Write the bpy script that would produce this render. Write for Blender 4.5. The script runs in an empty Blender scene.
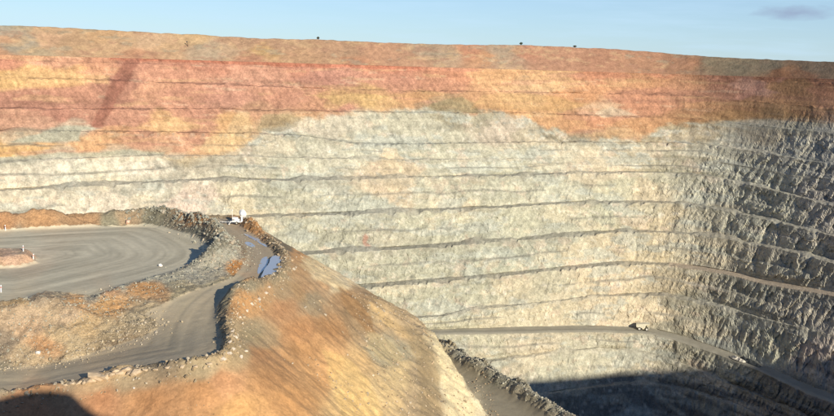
import bpy, bmesh, math, random
import numpy as np
from mathutils import Vector, Matrix

random.seed(7)
RNG = np.random.default_rng(11)
SC = bpy.context.scene
COL = SC.collection

# ------------------------------------------------------------------ camera
F = 900.0                      # focal length in photo pixels (834 wide)
ROLL = 0.030
HORIZON = 64.0
PITCH = math.atan((208 - HORIZON) / F)
cam_d = bpy.data.cameras.new('camera')
cam_d.sensor_width = 36.0
cam_d.lens = 36.0 * F / 834.0
cam_d.clip_start = 0.3
cam_d.clip_end = 30000.0
cam = bpy.data.objects.new('camera', cam_d)
COL.objects.link(cam)
cam.matrix_world = (Matrix.Rotation(math.pi / 2 - PITCH, 4, 'X')
                    @ Matrix.Rotation(ROLL, 4, 'Z'))
SC.camera = cam

# ------------------------------------------------------------------ light
SUN_EL = math.radians(19.5)
SUN_AZ = math.radians(180 - 34)          # clockwise from +Y: behind, to the right
SDIR = Vector((math.sin(SUN_AZ) * math.cos(SUN_EL),
               math.cos(SUN_AZ) * math.cos(SUN_EL), math.sin(SUN_EL)))
sl = bpy.data.lights.new('sun', 'SUN')
sl.energy = 5.0
sl.angle = math.radians(0.5)
sl.color = (1.0, 0.93, 0.80)
so = bpy.data.objects.new('sun', sl)
so.rotation_euler = SDIR.to_track_quat('Z', 'Y').to_euler()
so.location = SDIR * 300
COL.objects.link(so)

world = bpy.data.worlds.new('World')
SC.world = world
world.use_nodes = True
wn = world.node_tree.nodes
wl = world.node_tree.links
wn.clear()
w_out = wn.new('ShaderNodeOutputWorld')
w_bg = wn.new('ShaderNodeBackground')
w_bg.inputs['Strength'].default_value = 0.08
sky = wn.new('ShaderNodeTexSky')
sky.sky_type = 'NISHITA'
sky.sun_disc = False
sky.sun_elevation = SUN_EL
sky.sun_rotation = SUN_AZ
sky.altitude = 380
sky.air_density = 1.0
sky.dust_density = 0.2
sky.ozone_density = 1.4
tc = wn.new('ShaderNodeTexCoord')


def wmath(op, a, b=None, clamp=False):
    n = wn.new('ShaderNodeMath')
    n.operation = op
    n.use_clamp = clamp
    for i, v in enumerate((a, b)):
        if v is None:
            continue
        if isinstance(v, (int, float)):
            n.inputs[i].default_value = v
        else:
            wl.new(v, n.inputs[i])
    return n.outputs[0]


sep = wn.new('ShaderNodeSeparateXYZ')
wl.new(tc.outputs['Generated'], sep.inputs[0])
az_n = wmath('ARCTAN2', sep.outputs[0], sep.outputs[1])
el_n = wmath('ARCSINE', sep.outputs[2])
cmb = wn.new('ShaderNodeCombineXYZ')
wl.new(wmath('MULTIPLY', az_n, 6.0), cmb.inputs[0])
wl.new(wmath('MULTIPLY', el_n, 60.0), cmb.inputs[1])
ns = wn.new('ShaderNodeTexNoise')
ns.inputs['Scale'].default_value = 1.0
ns.inputs['Detail'].default_value = 5.0
ns.inputs['Roughness'].default_value = 0.6
wl.new(cmb.outputs[0], ns.inputs['Vector'])
rp = wn.new('ShaderNodeValToRGB')
rp.color_ramp.elements[0].position = 0.46
rp.color_ramp.elements[0].color = (0.45, 0.45, 0.45, 1)
rp.color_ramp.elements[1].position = 0.80
rp.color_ramp.elements[1].color = (0.80, 0.80, 0.80, 1)
wl.new(ns.outputs['Fac'], rp.inputs[0])
mixc = wn.new('ShaderNodeMix')
mixc.data_type = 'RGBA'
veil = wmath('POWER', 2.718, wmath('MULTIPLY', wmath('ABSOLUTE', el_n), -4.0))
wl.new(wmath('MULTIPLY', rp.outputs[0], veil), mixc.inputs['Factor'])
tint = wn.new('ShaderNodeMix')
tint.data_type = 'RGBA'
tint.blend_type = 'MULTIPLY'
tint.inputs['Factor'].default_value = 1.0
tint.inputs['B'].default_value = (0.70, 0.90, 1.25, 1)
wl.new(sky.outputs[0], tint.inputs['A'])
wl.new(tint.outputs['Result'], mixc.inputs['A'])
mixc.inputs['B'].default_value = (6.5, 8.9, 11.0, 1)


def cloudlet(prev, az, el, ra, re, col, gain=0.5):
    a = wmath('DIVIDE', wmath('SUBTRACT', az_n, az), ra)
    e = wmath('DIVIDE', wmath('SUBTRACT', el_n, el), re)
    d = wmath('SQRT', wmath('ADD', wmath('MULTIPLY', a, a), wmath('MULTIPLY', e, e)))
    c2 = wn.new('ShaderNodeCombineXYZ')
    wl.new(wmath('MULTIPLY', az_n, 60.0), c2.inputs[0])
    wl.new(wmath('MULTIPLY', el_n, 170.0), c2.inputs[1])
    n2 = wn.new('ShaderNodeTexNoise')
    n2.inputs['Scale'].default_value = 1.0
    n2.inputs['Detail'].default_value = 4.0
    wl.new(c2.outputs[0], n2.inputs['Vector'])
    m = wmath('SUBTRACT', 1.35, wmath('ADD', d, wmath('MULTIPLY', n2.outputs['Fac'], 0.9)), clamp=True)
    mx = wn.new('ShaderNodeMix')
    mx.data_type = 'RGBA'
    wl.new(wmath('MULTIPLY', m, gain * 2.0, clamp=True), mx.inputs['Factor'])
    wl.new(prev, mx.inputs['A'])
    mx.inputs['B'].default_value = col
    return mx.outputs['Result']


sky_col = mixc.outputs['Result']
sky_col = cloudlet(sky_col, 0.383, 0.062, 0.050, 0.0095, (3.7, 4.8, 6.6, 1), 0.6)
sky_col = cloudlet(sky_col, 0.62, 0.10, 0.07, 0.012, (3.7, 4.8, 6.6, 1), 0.5)
sky_col = cloudlet(sky_col, 1.30, 0.12, 0.10, 0.016, (5.0, 6.2, 7.8, 1), 0.6)
sky_col = cloudlet(sky_col, -0.75, 0.11, 0.09, 0.013, (5.0, 6.2, 7.8, 1), 0.6)
wl.new(sky_col, w_bg.inputs['Color'])
wl.new(w_bg.outputs[0], w_out.inputs[0])

SC.view_settings.view_transform = 'Standard'
SC.view_settings.look = 'None'
SC.view_settings.exposure = 0.24
SC.view_settings.gamma = 1.0
SC.view_settings.use_curve_mapping = False

# ------------------------------------------------------------------ numpy helpers


def _hash(ix, iy, iz, seed):
    n = (ix.astype(np.int64) * 374761393 + iy.astype(np.int64) * 668265263
         + iz.astype(np.int64) * 2147483647 + seed * 1274126177) & 0xffffffff
    n = ((n ^ (n >> 13)) * 1274126177) & 0xffffffff
    n = ((n ^ (n >> 16)) * 2246822519) & 0xffffffff
    return ((n ^ (n >> 15)) & 0xffff).astype(np.float32) / 32767.5 - 1.0


def vnoise(x, y, z, seed=0):
    x, y, z = np.broadcast_arrays(np.asarray(x, np.float32), np.asarray(y, np.float32), np.asarray(z, np.float32))
    fx, fy, fz = np.floor(x), np.floor(y), np.floor(z)
    ix, iy, iz = fx.astype(np.int32), fy.astype(np.int32), fz.astype(np.int32)
    u, v, w = x - fx, y - fy, z - fz
    u, v, w = u * u * (3 - 2 * u), v * v * (3 - 2 * v), w * w * (3 - 2 * w)
    r = 0
    for a in (0, 1):
        wa = u if a else 1 - u
        for b in (0, 1):
            wb = v if b else 1 - v
            for c in (0, 1):
                wc = w if c else 1 - w
                r = r + wa * wb * wc * _hash(ix + a, iy + b, iz + c, seed)
    return r


def fbm(x, y, z, octv=4, seed=0, gain=0.5):
    s, a, tot = 0, 1.0, 0
    for o in range(octv):
        k = 2.03 ** o
        s = s + a * vnoise(x * k + 17.3 * o, y * k - 9.1 * o, z * k + 3.7 * o, seed + o)
        tot += a
        a *= gain
    return s / tot * 1.35


def ridged(x, y, z, octv=3, seed=0, gain=0.5):
    s, a, tot = 0, 1.0, 0
    for o in range(octv):
        k = 2.07 ** o
        s = s + a * (1 - 2 * np.abs(vnoise(x * k + 7.3 * o, y * k - 5.1 * o, z * k + 1.7 * o, seed + o)))
        tot += a
        a *= gain
    return s / tot


def blocks(x, y, seed=0):
    """joint blocks: a constant random level for each cell of an irregular 2D mosaic, and the distance to the joint"""
    x = np.asarray(x, np.float32)
    y = np.asarray(y, np.float32)
    ix, iy = np.floor(x), np.floor(y)
    best = np.full(x.shape, 9.0, np.float32)
    sec = np.full(x.shape, 9.0, np.float32)
    val = np.zeros(x.shape, np.float32)
    for a in (-1, 0, 1):
        for b in (-1, 0, 1):
            cx, cy = ix + a, iy + b
            jx = cx + 0.5 + 0.45 * _hash(cx, cy, cx * 0, seed)
            jy = cy + 0.5 + 0.45 * _hash(cx, cy, cx * 0 + 1, seed)
            d = (x - jx) ** 2 + (y - jy) ** 2
            h = _hash(cx, cy, cx * 0 + 2, seed)
            nb = d < best
            sec = np.where(nb, best, np.minimum(sec, d))
            val = np.where(nb, h, val)
            best = np.where(nb, d, best)
    return val, np.sqrt(sec) - np.sqrt(best)


def sstep(a, b, x):
    t = np.clip((x - a) / (b - a), 0, 1)
    return t * t * (3 - 2 * t)


def ray(px, py):
    """photo pixel -> azimuth and downward tangent"""
    px = np.asarray(px, float)
    py = np.asarray(py, float)
    dx = px - 417
    dy = py - 208
    c, s = math.cos(ROLL), math.sin(ROLL)
    u = dx * c + dy * s
    v = -dx * s + dy * c
    Y = F * math.cos(PITCH) - v * math.sin(PITCH)
    Z = -F * math.sin(PITCH) - v * math.cos(PITCH)
    h = np.hypot(u, Y)
    return np.arctan2(u, Y), -Z / h


def project(x, y, z):
    """world point -> reference coordinates used for the geology map"""
    Yc = y * math.cos(PITCH) - z * math.sin(PITCH)
    Vc = -z * math.cos(PITCH) - y * math.sin(PITCH)
    Yc = np.maximum(Yc, 1.0)
    u = F * x / Yc
    v = F * Vc / Yc
    c, s = math.cos(ROLL), math.sin(ROLL)
    return 417 + u * c - v * s, 208 + u * s + v * c


def at(px, py, z):
    """point where the line of sight through a pixel meets height z"""
    a, t = ray(px, py)
    r = -z / t
    return (float(r * np.sin(a)), float(r * np.cos(a)))


def lin(c):
    c = np.asarray(c, float) / 255.0
    return np.where(c <= 0.04045, c / 12.92, ((c + 0.055) / 1.055) ** 2.4)


def seeds_colour(seeds, px, py, ax=0.5, ay=1.0, power=5.0, chunk=40000):
    S = np.array([s[:2] for s in seeds], np.float32)
    C = np.array([lin(s[2:5]) for s in seeds], np.float32)
    out = np.empty((len(px), 3), np.float32)
    for i in range(0, len(px), chunk):
        X = px[i:i + chunk, None].astype(np.float32)
        Y = py[i:i + chunk, None].astype(np.float32)
        d2 = ((X - S[:, 0]) * ax) ** 2 + ((Y - S[:, 1]) * ay) ** 2 + 4.0
        w = d2 ** (-power / 2)
        w /= w.sum(1, keepdims=True)
        out[i:i + chunk] = w @ C
    return out


def seg_dist(x, y, pts, closed=False):
    pts = [tuple(p[:2]) for p in pts]
    if closed:
        pts = pts + [pts[0]]
    best = np.full(x.shape, 1e9, np.float32)
    for (ax_, ay_), (bx_, by_) in zip(pts[:-1], pts[1:]):
        vx, vy = bx_ - ax_, by_ - ay_
        L2 = vx * vx + vy * vy + 1e-9
        t = np.clip(((x - ax_) * vx + (y - ay_) * vy) / L2, 0, 1)
        best = np.minimum(best, (x - ax_ - t * vx) ** 2 + (y - ay_ - t * vy) ** 2)
    return np.sqrt(best)


def inside(x, y, pts):
    r = np.zeros(x.shape, bool)
    n = len(pts)
    for k in range(n):
        x1, y1 = pts[k][:2]
        x2, y2 = pts[(k + 1) % n][:2]
        if y1 == y2:
            continue
        c = ((y1 > y) != (y2 > y)) & (x < (x2 - x1) * (y - y1) / (y2 - y1) + x1)
        r ^= c
    return r


def mesh_from(name, verts, quads, mat, colors=None, smooth=True, parent=None):
    me = bpy.data.meshes.new(name)
    verts = np.ascontiguousarray(verts, np.float32)
    quads = np.ascontiguousarray(quads, np.int32)
    n = quads.shape[1]
    me.vertices.add(len(verts))
    me.vertices.foreach_set('co', verts.ravel())
    me.loops.add(quads.size)
    me.loops.foreach_set('vertex_index', quads.ravel())
    me.polygons.add(len(quads))
    me.polygons.foreach_set('loop_start', np.arange(0, quads.size, n, dtype=np.int32))
    me.polygons.foreach_set('use_smooth', np.full(len(quads), smooth, bool))
    if colors is not None:
        ca = me.color_attributes.new('rock_colour', 'FLOAT_COLOR', 'POINT')
        c4 = np.ones((len(verts), 4), np.float32)
        c4[:, :3] = colors
        ca.data.foreach_set('color', c4.ravel())
    me.update(calc_edges=True)
    me.materials.append(mat)
    ob = bpy.data.objects.new(name, me)
    COL.objects.link(ob)
    if parent is not None:
        ob.parent = parent
    return ob


def sub_mesh(name, verts, quads, mat, colors=None, smooth=True, parent=None):
    used, inv = np.unique(quads.ravel(), return_inverse=True)
    return mesh_from(name, verts[used], inv.reshape(quads.shape), mat,
                     None if colors is None else colors[used], smooth, parent)


def tag(o, label=None, cat=None, group=None, kind=None):
    if label:
        o['label'] = label
    if cat:
        o['category'] = cat
    if group:
        o['group'] = group
    if kind:
        o['kind'] = kind
    return o


def empty(name, loc=(0, 0, 0), rz=0.0):
    o = bpy.data.objects.new(name, None)
    COL.objects.link(o)
    o.location = loc
    o.rotation_euler = (0, 0, rz)
    o.empty_display_size = 0.5
    return o


# ------------------------------------------------------------------ materials
def new_mat(name):
    m = bpy.data.materials.new(name)
    m.use_nodes = True
    nt = m.node_tree
    b = nt.nodes['Principled BSDF']
    b.inputs['Specular IOR Level'].default_value = 0.15
    return m, nt, b


def rock_mat(name, scale, var=0.35, bump=0.5, bump_dist=1.0, rough=0.95, speck=0.0, stretch=(1, 1, 1)):
    """rock or soil coloured by its mapped geology, with grain and fine relief"""
    m, nt, b = new_mat(name)
    N, Lk = nt.nodes, nt.links
    at_ = N.new('ShaderNodeAttribute')
    at_.attribute_name = 'rock_colour'
    g = N.new('ShaderNodeNewGeometry')
    mp = N.new('ShaderNodeMapping')
    mp.inputs['Scale'].default_value = stretch
    Lk.new(g.outputs['Position'], mp.inputs['Vector'])
    n1 = N.new('ShaderNodeTexNoise')
    n1.inputs['Scale'].default_value = scale
    n1.inputs['Detail'].default_value = 7
    n1.inputs['Roughness'].default_value = 0.68
    Lk.new(mp.outputs[0], n1.inputs['Vector'])
    mr = N.new('ShaderNodeMapRange')
    mr.inputs['From Min'].default_value = 0.28
    mr.inputs['From Max'].default_value = 0.72
    mr.inputs['To Min'].default_value = 1 - var
    mr.inputs['To Max'].default_value = 1 + var
    Lk.new(n1.outputs['Fac'], mr.inputs['Value'])
    mul = N.new('ShaderNodeVectorMath')
    mul.operation = 'SCALE'
    Lk.new(at_.outputs['Color'], mul.inputs[0])
    Lk.new(mr.outputs[0], mul.inputs['Scale'])
    src = mul.outputs[0]
    if speck > 0:
        vo = N.new('ShaderNodeTexVoronoi')
        vo.inputs['Scale'].default_value = scale * 5
        Lk.new(mp.outputs[0], vo.inputs['Vector'])
        hs = N.new('ShaderNodeSeparateColor')
        Lk.new(vo.outputs['Color'], hs.inputs[0])
        m2 = N.new('ShaderNodeMapRange')
        m2.inputs['From Min'].default_value = 0.0
        m2.inputs['From Max'].default_value = 1.0
        m2.inputs['To Min'].default_value = 1 - speck
        m2.inputs['To Max'].default_value = 1 + speck
        Lk.new(hs.outputs[0], m2.inputs['Value'])
        mu2 = N.new('ShaderNodeVectorMath')
        mu2.operation = 'SCALE'
        Lk.new(src, mu2.inputs[0])
        Lk.new(m2.outputs[0], mu2.inputs['Scale'])
        src = mu2.outputs[0]
    Lk.new(src, b.inputs['Base Color'])
    b.inputs['Roughness'].default_value = rough
    n2 = N.new('ShaderNodeTexNoise')
    n2.inputs['Scale'].default_value = scale * 2.2
    n2.inputs['Detail'].default_value = 6
    n2.inputs['Roughness'].default_value = 0.7
    Lk.new(mp.outputs[0], n2.inputs['Vector'])
    bp = N.new('ShaderNodeBump')
    bp.inputs['Strength'].default_value = bump
    bp.inputs['Distance'].default_value = bump_dist
    Lk.new(n2.outputs['Fac'], bp.inputs['Height'])
    Lk.new(bp.outputs[0], b.inputs['Normal'])
    return m


def flat_mat(name, col, rough=0.8, var=0.2, scale=3.0, metallic=0.0, bump=0.0):
    m, nt, b = new_mat(name)
    N, Lk = nt.nodes, nt.links
    n1 = N.new('ShaderNodeTexNoise')
    n1.inputs['Scale'].default_value = scale
    n1.inputs['Detail'].default_value = 5
    tcx = N.new('ShaderNodeTexCoord')
    Lk.new(tcx.outputs['Object'], n1.inputs['Vector'])
    r = N.new('ShaderNodeValToRGB')
    r.color_ramp.elements[0].position = 0.3
    r.color_ramp.elements[1].position = 0.7
    r.color_ramp.elements[0].color = tuple(c * (1 - var) for c in col) + (1,)
    r.color_ramp.elements[1].color = tuple(min(1, c * (1 + var)) for c in col) + (1,)
    Lk.new(n1.outputs['Fac'], r.inputs[0])
    Lk.new(r.outputs[0], b.inputs['Base Color'])
    b.inputs['Roughness'].default_value = rough
    b.inputs['Metallic'].default_value = metallic
    if bump:
        bp = N.new('ShaderNodeBump')
        bp.inputs['Strength'].default_value = bump
        bp.inputs['Distance'].default_value = 0.2
        Lk.new(n1.outputs['Fac'], bp.inputs['Height'])
        Lk.new(bp.outputs[0], b.inputs['Normal'])
    return m


M_WALL = rock_mat('pit_rock', 0.22, var=0.24, bump=0.42, bump_dist=2.5, speck=0.16)
M_DUMP = rock_mat('dump_soil', 0.2, var=0.25, bump=0.5, bump_dist=2.0, speck=0.08)
M_RAMP = rock_mat('haul_ramp_gravel', 0.12, var=0.12, bump=0.25, bump_dist=1.0)
M_SOIL = rock_mat('spur_soil', 0.9, var=0.30, bump=0.8, bump_dist=0.5, speck=0.22)
M_SLOPE = rock_mat('slope_soil', 0.55, var=0.22, bump=0.35, bump_dist=0.5, speck=0.12)
M_ROAD = rock_mat('graded_gravel', 0.5, var=0.10, bump=0.25, bump_dist=0.25, speck=0.03)
M_RUBBLE = rock_mat('rubble_rock', 1.2, var=0.30, bump=0.4, bump_dist=0.3)
M_PLAIN = rock_mat('red_plain', 0.05, var=0.3, bump=0.4, bump_dist=1.0)

# ------------------------------------------------------------------ pit wall
COT = 1 / math.tan(math.radians(50))
R_AZ = np.radians([-75, -60, -45, -35, -25.4, -22.1, -18.6, -15, -11.3, -7.4, -3.5, 0.4, 4.3, 8.2, 12, 15.7, 19.3, 22.8, 26, 31.3, 41, 54.5, 68])
R_VAL = [560, 640, 715, 760, 784, 796, 806, 818, 827, 833, 843, 863, 889, 921, 958, 984, 968, 932, 905, 868, 850, 866, 885]


def wall_R(a):
    r = 0
    for k, wgt in ((-2, .12), (-1, .23), (0, .3), (1, .23), (2, .12)):
        r = r + wgt * np.interp(a + k * math.radians(0.9), R_AZ, R_VAL)
    return r


# bench lines: nominal depth, berm width, photo trace
LINES = [
    (2.5, 4, None),
    (8.5, 2.0, [(0, 60), (200, 65), (300, 67), (420, 70), (510, 72.7), (620, 74), (700, 75.5), (834, 81)]),
    (24.4, 5, [(0, 79), (60, 79.5), (120, 81), (220, 85), (300, 88), (400, 91), (510, 92), (620, 94), (700, 97), (834, 109)]),
    (43.8, 5, [(0, 109), (100, 109), (220, 109), (260, 110.5), (400, 112.5), (520, 113), (620, 117), (700, 120), (834, 134)]),
    (64, 6, [(0, 131), (220, 133), (300, 135), (350, 143), (420, 144), (520, 142), (620, 142.5), (700, 144), (834, 165)]),
    (82, 3.5, [(0, 163), (60, 159), (150, 155.5), (270, 157), (370, 159), (420, 160), (620, 158), (700, 160), (834, 184)]),
    (98, 9.5, [(0, 190.5), (60, 187.5), (150, 182), (220, 179), (300, 180), (420, 177), (520, 175), (620, 172), (660, 172.5), (710, 176), (834, 206)]),
    (123.3, 11, [(0, 240), (230, 217), (300, 215), (420, 210), (500, 207), (560, 203), (620, 202), (690, 204), (834, 236)]),
    (150, 12, [(0, 287), (340, 251), (400, 248), (480, 242), (540, 238), (620, 231), (660, 232), (690, 234), (720, 238), (760, 245), (800, 253), (834, 262)]),
    (175, 12, [(0, 330), (400, 283), (460, 278.5), (540, 271), (620, 263.5), (650, 263.5), (690, 267), (730, 273), (760, 281), (800, 288), (834, 294)]),
    (198, 7, [(0, 370), (405, 318), (440, 316), (470, 309.5), (540, 303), (620, 295), (660, 294.5), (700, 302), (760, 318), (834, 336)]),
    (222, 19, [(300, 338), (405, 331), (500, 330.5), (620, 330), (650, 331.5), (700, 345.5), (740, 360), (770, 372), (800, 386), (834, 399)]),
    (238, 5, [(300, 366), (430, 362), (490, 361), (540, 354), (600, 347), (660, 356), (720, 380), (834, 428)]),
    (262, 6, None),
    (288, 6, None),
    (318, 40, None),
]
RUN = []
az_f = np.arange(-0.545, 0.5201, 0.00088)
az_l = np.linspace(-1.25, -0.55, 60)
az_r = np.linspace(0.526, 1.15, 60)
AZ = np.concatenate([az_l, az_f, az_r])
NA = len(AZ)
RW = wall_R(AZ)
ZK = []
for (zn, wdt, tr) in LINES:
    z = np.full(NA, float(zn))
    if tr:
        tr = np.array(tr, float)
        ta, tt = ray(tr[:, 0], tr[:, 1])
        tz = wall_R(ta) / (1 / tt + COT)
        o = np.argsort(ta)
        zi = np.interp(AZ, ta[o], tz[o])
        k = np.hanning(15)
        k /= k.sum()
        zi = np.convolve(np.pad(zi, 7, 'edge'), k, 'valid')
        fade = sstep(0, 0.15, np.maximum(ta.min() - AZ, 0)) + sstep(0, 0.3, np.maximum(AZ - ta.max(), 0))
        z = zi * (1 - fade) + zn * fade
    ZK.append(z)
for k in range(1, len(ZK)):
    ZK[k] = np.maximum(ZK[k], ZK[k - 1] + 4.5)
arc = np.cumsum(np.concatenate([[0], np.hypot(np.diff(RW * np.sin(AZ)), np.diff(RW * np.cos(AZ)))]))

rows_r, rows_z, rows_kind, rows_band, rows_t = [], [], [], [], []
NF = {0: 6, 1: 16, 2: 20, 3: 20, 4: 20, 5: 20, 6: 28, 7: 30, 8: 30, 9: 28, 10: 28, 11: 22, 12: 22, 13: 14, 14: 10}
half = []
for k, (zn, wdt, tr) in enumerate(LINES):
    er = fbm(arc / 22.0, k * 7.7, 0.3, 4, 50 + k)
    er2 = fbm(arc / 90.0, k * 3.1, 5.3, 2, 80 + k)
    hw = 0.5 * wdt * np.clip(1 + 0.55 * er + 0.5 * er2, 0.12, 2.0)
    if k in (11, 0, 15):
        hw = 0.5 * wdt * (1 + 0.10 * er)
    if k == 5:
        hw = hw * (1 - 0.75 * sstep(-0.02, 0.15, AZ))
    if k == 9:
        hw = hw * (1 - sstep(0.26, 0.31, AZ)) + 7.5 * sstep(0.26, 0.31, AZ) * (1 + .1 * er)
    if k == 10:
        hw = hw * (1 - 0.6 * sstep(0.30, 0.38, AZ))
    half.append(hw)
r_in, r_out = [], []
for k in range(len(LINES)):
    bs = RW - ZK[k] * COT
    a_ = bs + half[k]
    if k:
        a_ = np.minimum(a_, r_out[-1] - 0.2 * (ZK[k] - ZK[k - 1]))
    r_in.append(a_)
    r_out.append(np.minimum(bs - half[k], a_ - 0.4))
for k in range(len(LINES)):
    z0 = ZK[k]
    NB = 5
    for j in range(NB + 1):
        u = j / NB
        rows_r.append(r_in[k] + (r_out[k] - r_in[k]) * u)
        rows_z.append(-z0 - 0.04 * half[k] * (u - .5))
        rows_kind.append(0)
        rows_band.append(k)
        rows_t.append(u)
    if k + 1 < len(LINES):
        z1 = ZK[k + 1]
        n = NF[k]
        for j in range(1, n):
            u = j / n
            # slightly concave: steep at the crest, scree at the toe
            prof = u - 0.10 * math.sin(math.pi * u)
            rows_r.append(r_out[k] + (r_in[k + 1] - r_out[k]) * prof)
            rows_z.append(-(z0 + (z1 - z0) * u))
            rows_kind.append(1)
            rows_band.append(k)
            rows_t.append(u)
Rr = np.array(rows_r)
Zz = np.array(rows_z)
kindrow = np.array(rows_kind)
bandrow = np.array(rows_band)
trow = np.array(rows_t)
NR = len(Rr)
AA = np.broadcast_to(AZ, Rr.shape)
SS = np.broadcast_to(arc, Rr.shape)
X0 = Rr * np.sin(AA)
Y0 = Rr * np.cos(AA)
right = sstep(0.22, 0.42, AA + 0.02 * fbm(SS / 60, Zz / 40, 0.1, 3, 3))
upper = 1 - sstep(75, 120, -Zz + 14 * fbm(SS / 70, Zz / 50, .7, 3, 5) + 50 * right)  # weathered soft zone
face = kindrow[:, None]
edge = np.where(face == 1, np.minimum(trow, 1 - trow)[:, None] * 4, 0).clip(0, 1)
# displacement


def toe_f(t_, f_):
    return np.where(f_ == 1, np.clip((t_[:, None] - 0.75) / 0.25, 0, 1), 0)


sh = SS + 0.75 * Zz
d = 3.4 * fbm(SS / 55, Zz / 60, 1.5, 3, 21)
sh2 = SS - 0.5 * Zz
jw = 1.6 * fbm(SS / 12, Zz / 12, 5.5, 3, 35)
b1, e1 = blocks((SS - 0.55 * Zz + jw) / 6.5, (Zz + 0.25 * SS + jw) / 9.0, 301)
b2, e2 = blocks((SS - 0.55 * Zz) / 2.6, (Zz + 0.25 * SS) / 5.0, 302)
b3, e3 = blocks((SS - 0.8 * Zz + 2 * jw) / 9.0, (Zz + 0.4 * SS) / 24.0, 303)
joint = np.clip(1 - e1 / 0.16, 0, 1)
blk = b1 * 0.40 + b2 * 0.46 + fbm(SS / 16, Zz / 18, 0.5, 3, 31) * 1.1 + fbm(SS / 3.0, Zz / 3.4, 2.2, 2, 41) * 0.5 - 0.45 * joint
blk_r = b3 * 1.25 + b1 * 1.05 + b2 * 0.9 + ridged((SS - 0.6 * Zz) / 12, (Zz + 0.3 * SS) / 34, 2.5, 3, 61, 0.6) * 1.9 + fbm(SS / 34, Zz / 34, 6.1, 3, 68) * 2.0 - 0.5 * joint
# eroded gullies on the weathered batters
gul = -np.abs(vnoise(SS / 5.5 + 1.2 * fbm(SS / 25, Zz / 12, 0, 2, 73), Zz / 16, 3.3, 71)) * 0.7 + fbm(SS / 9, Zz / 14, 8.8, 3, 75) * 0.8
gul = gul * .8 + 0.16 * b2 + 0.10 * b1
rough = (1 - upper) * (0.85 * blk * (1 - right) + 0.85 * blk_r * right) + upper * gul * (1 - .75 * right)
amp_face = np.where(face == 1, 0.30 + 0.70 * edge, 0.30)
nr = np.where(np.isin(bandrow, [11])[:, None] & (face == 0), 0.15, 1.0)
mid = np.where(face == 1, sstep(0.47, 0.53, trow[:, None] + 0.12 * fbm(SS / 40, bandrow[:, None] * 2.2, 4.4, 3, 47)), 0) * np.clip(fbm(SS / 45, bandrow[:, None] * 6.1, 7.4, 3, 48) * 2 + 0.5, 0, 1) * (bandrow[:, None] >= 4) * (1 - toe_f(trow, face)) * 3.0
Rr2 = Rr - mid - d * 0.5 - rough * amp_face * nr
# rubble on berms and at toes
rub = np.maximum(fbm(SS / 3.2, Rr / 3.2, bandrow[:, None] * 3.3, 3, 91) * 1.2 + 0.25 + right, 0)
toe = np.where(face == 1, np.clip((trow[:, None] - 0.72) / 0.28, 0, 1), 0)
slump = np.clip(fbm(SS / 28, bandrow[:, None] * 5.5, 0.9, 3, 95) + 0.05, 0, 1)
inner = np.where(face == 0, (1 - trow)[:, None], 0)
isroad = np.isin(bandrow, [11, 0])[:, None] | ((bandrow[:, None] == 9) & (AA > 0.29))
dz = np.where(face == 0, rub * np.where(isroad, 0.10, 0.55) + np.where(isroad, 0.0, 3.5 * slump * inner), 0)
# windrow at the outer edge of the haul ramp
wind = np.where((bandrow[:, None] == 11) & (face == 0), np.exp(-((trow[:, None] - 0.86) / 0.09) ** 2) * 2.2, 0)
crest = np.where(face == 1, np.clip(1 - trow[:, None] / 0.22, 0, 1), np.clip((trow[:, None] - 0.5) * 2, 0, 1))
notch = np.clip(fbm(SS / 9, bandrow[:, None] * 4.7, 3.1, 4, 97) * 1.6 - 0.1, 0, 1.2) * 3.2
Z2 = Zz + dz + wind - crest * notch * np.where(isroad, 0.0, 1.0) * np.where(bandrow[:, None] <= 3, 0.35, 1.0)
Rr2 = Rr2 - toe * slump * 3.0 * np.where(isroad, .3, 1.0)
X = Rr2 * np.sin(AA)
Y = Rr2 * np.cos(AA)
wall_v = np.stack([X, Y, Z2], -1).reshape(-1, 3)

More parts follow.
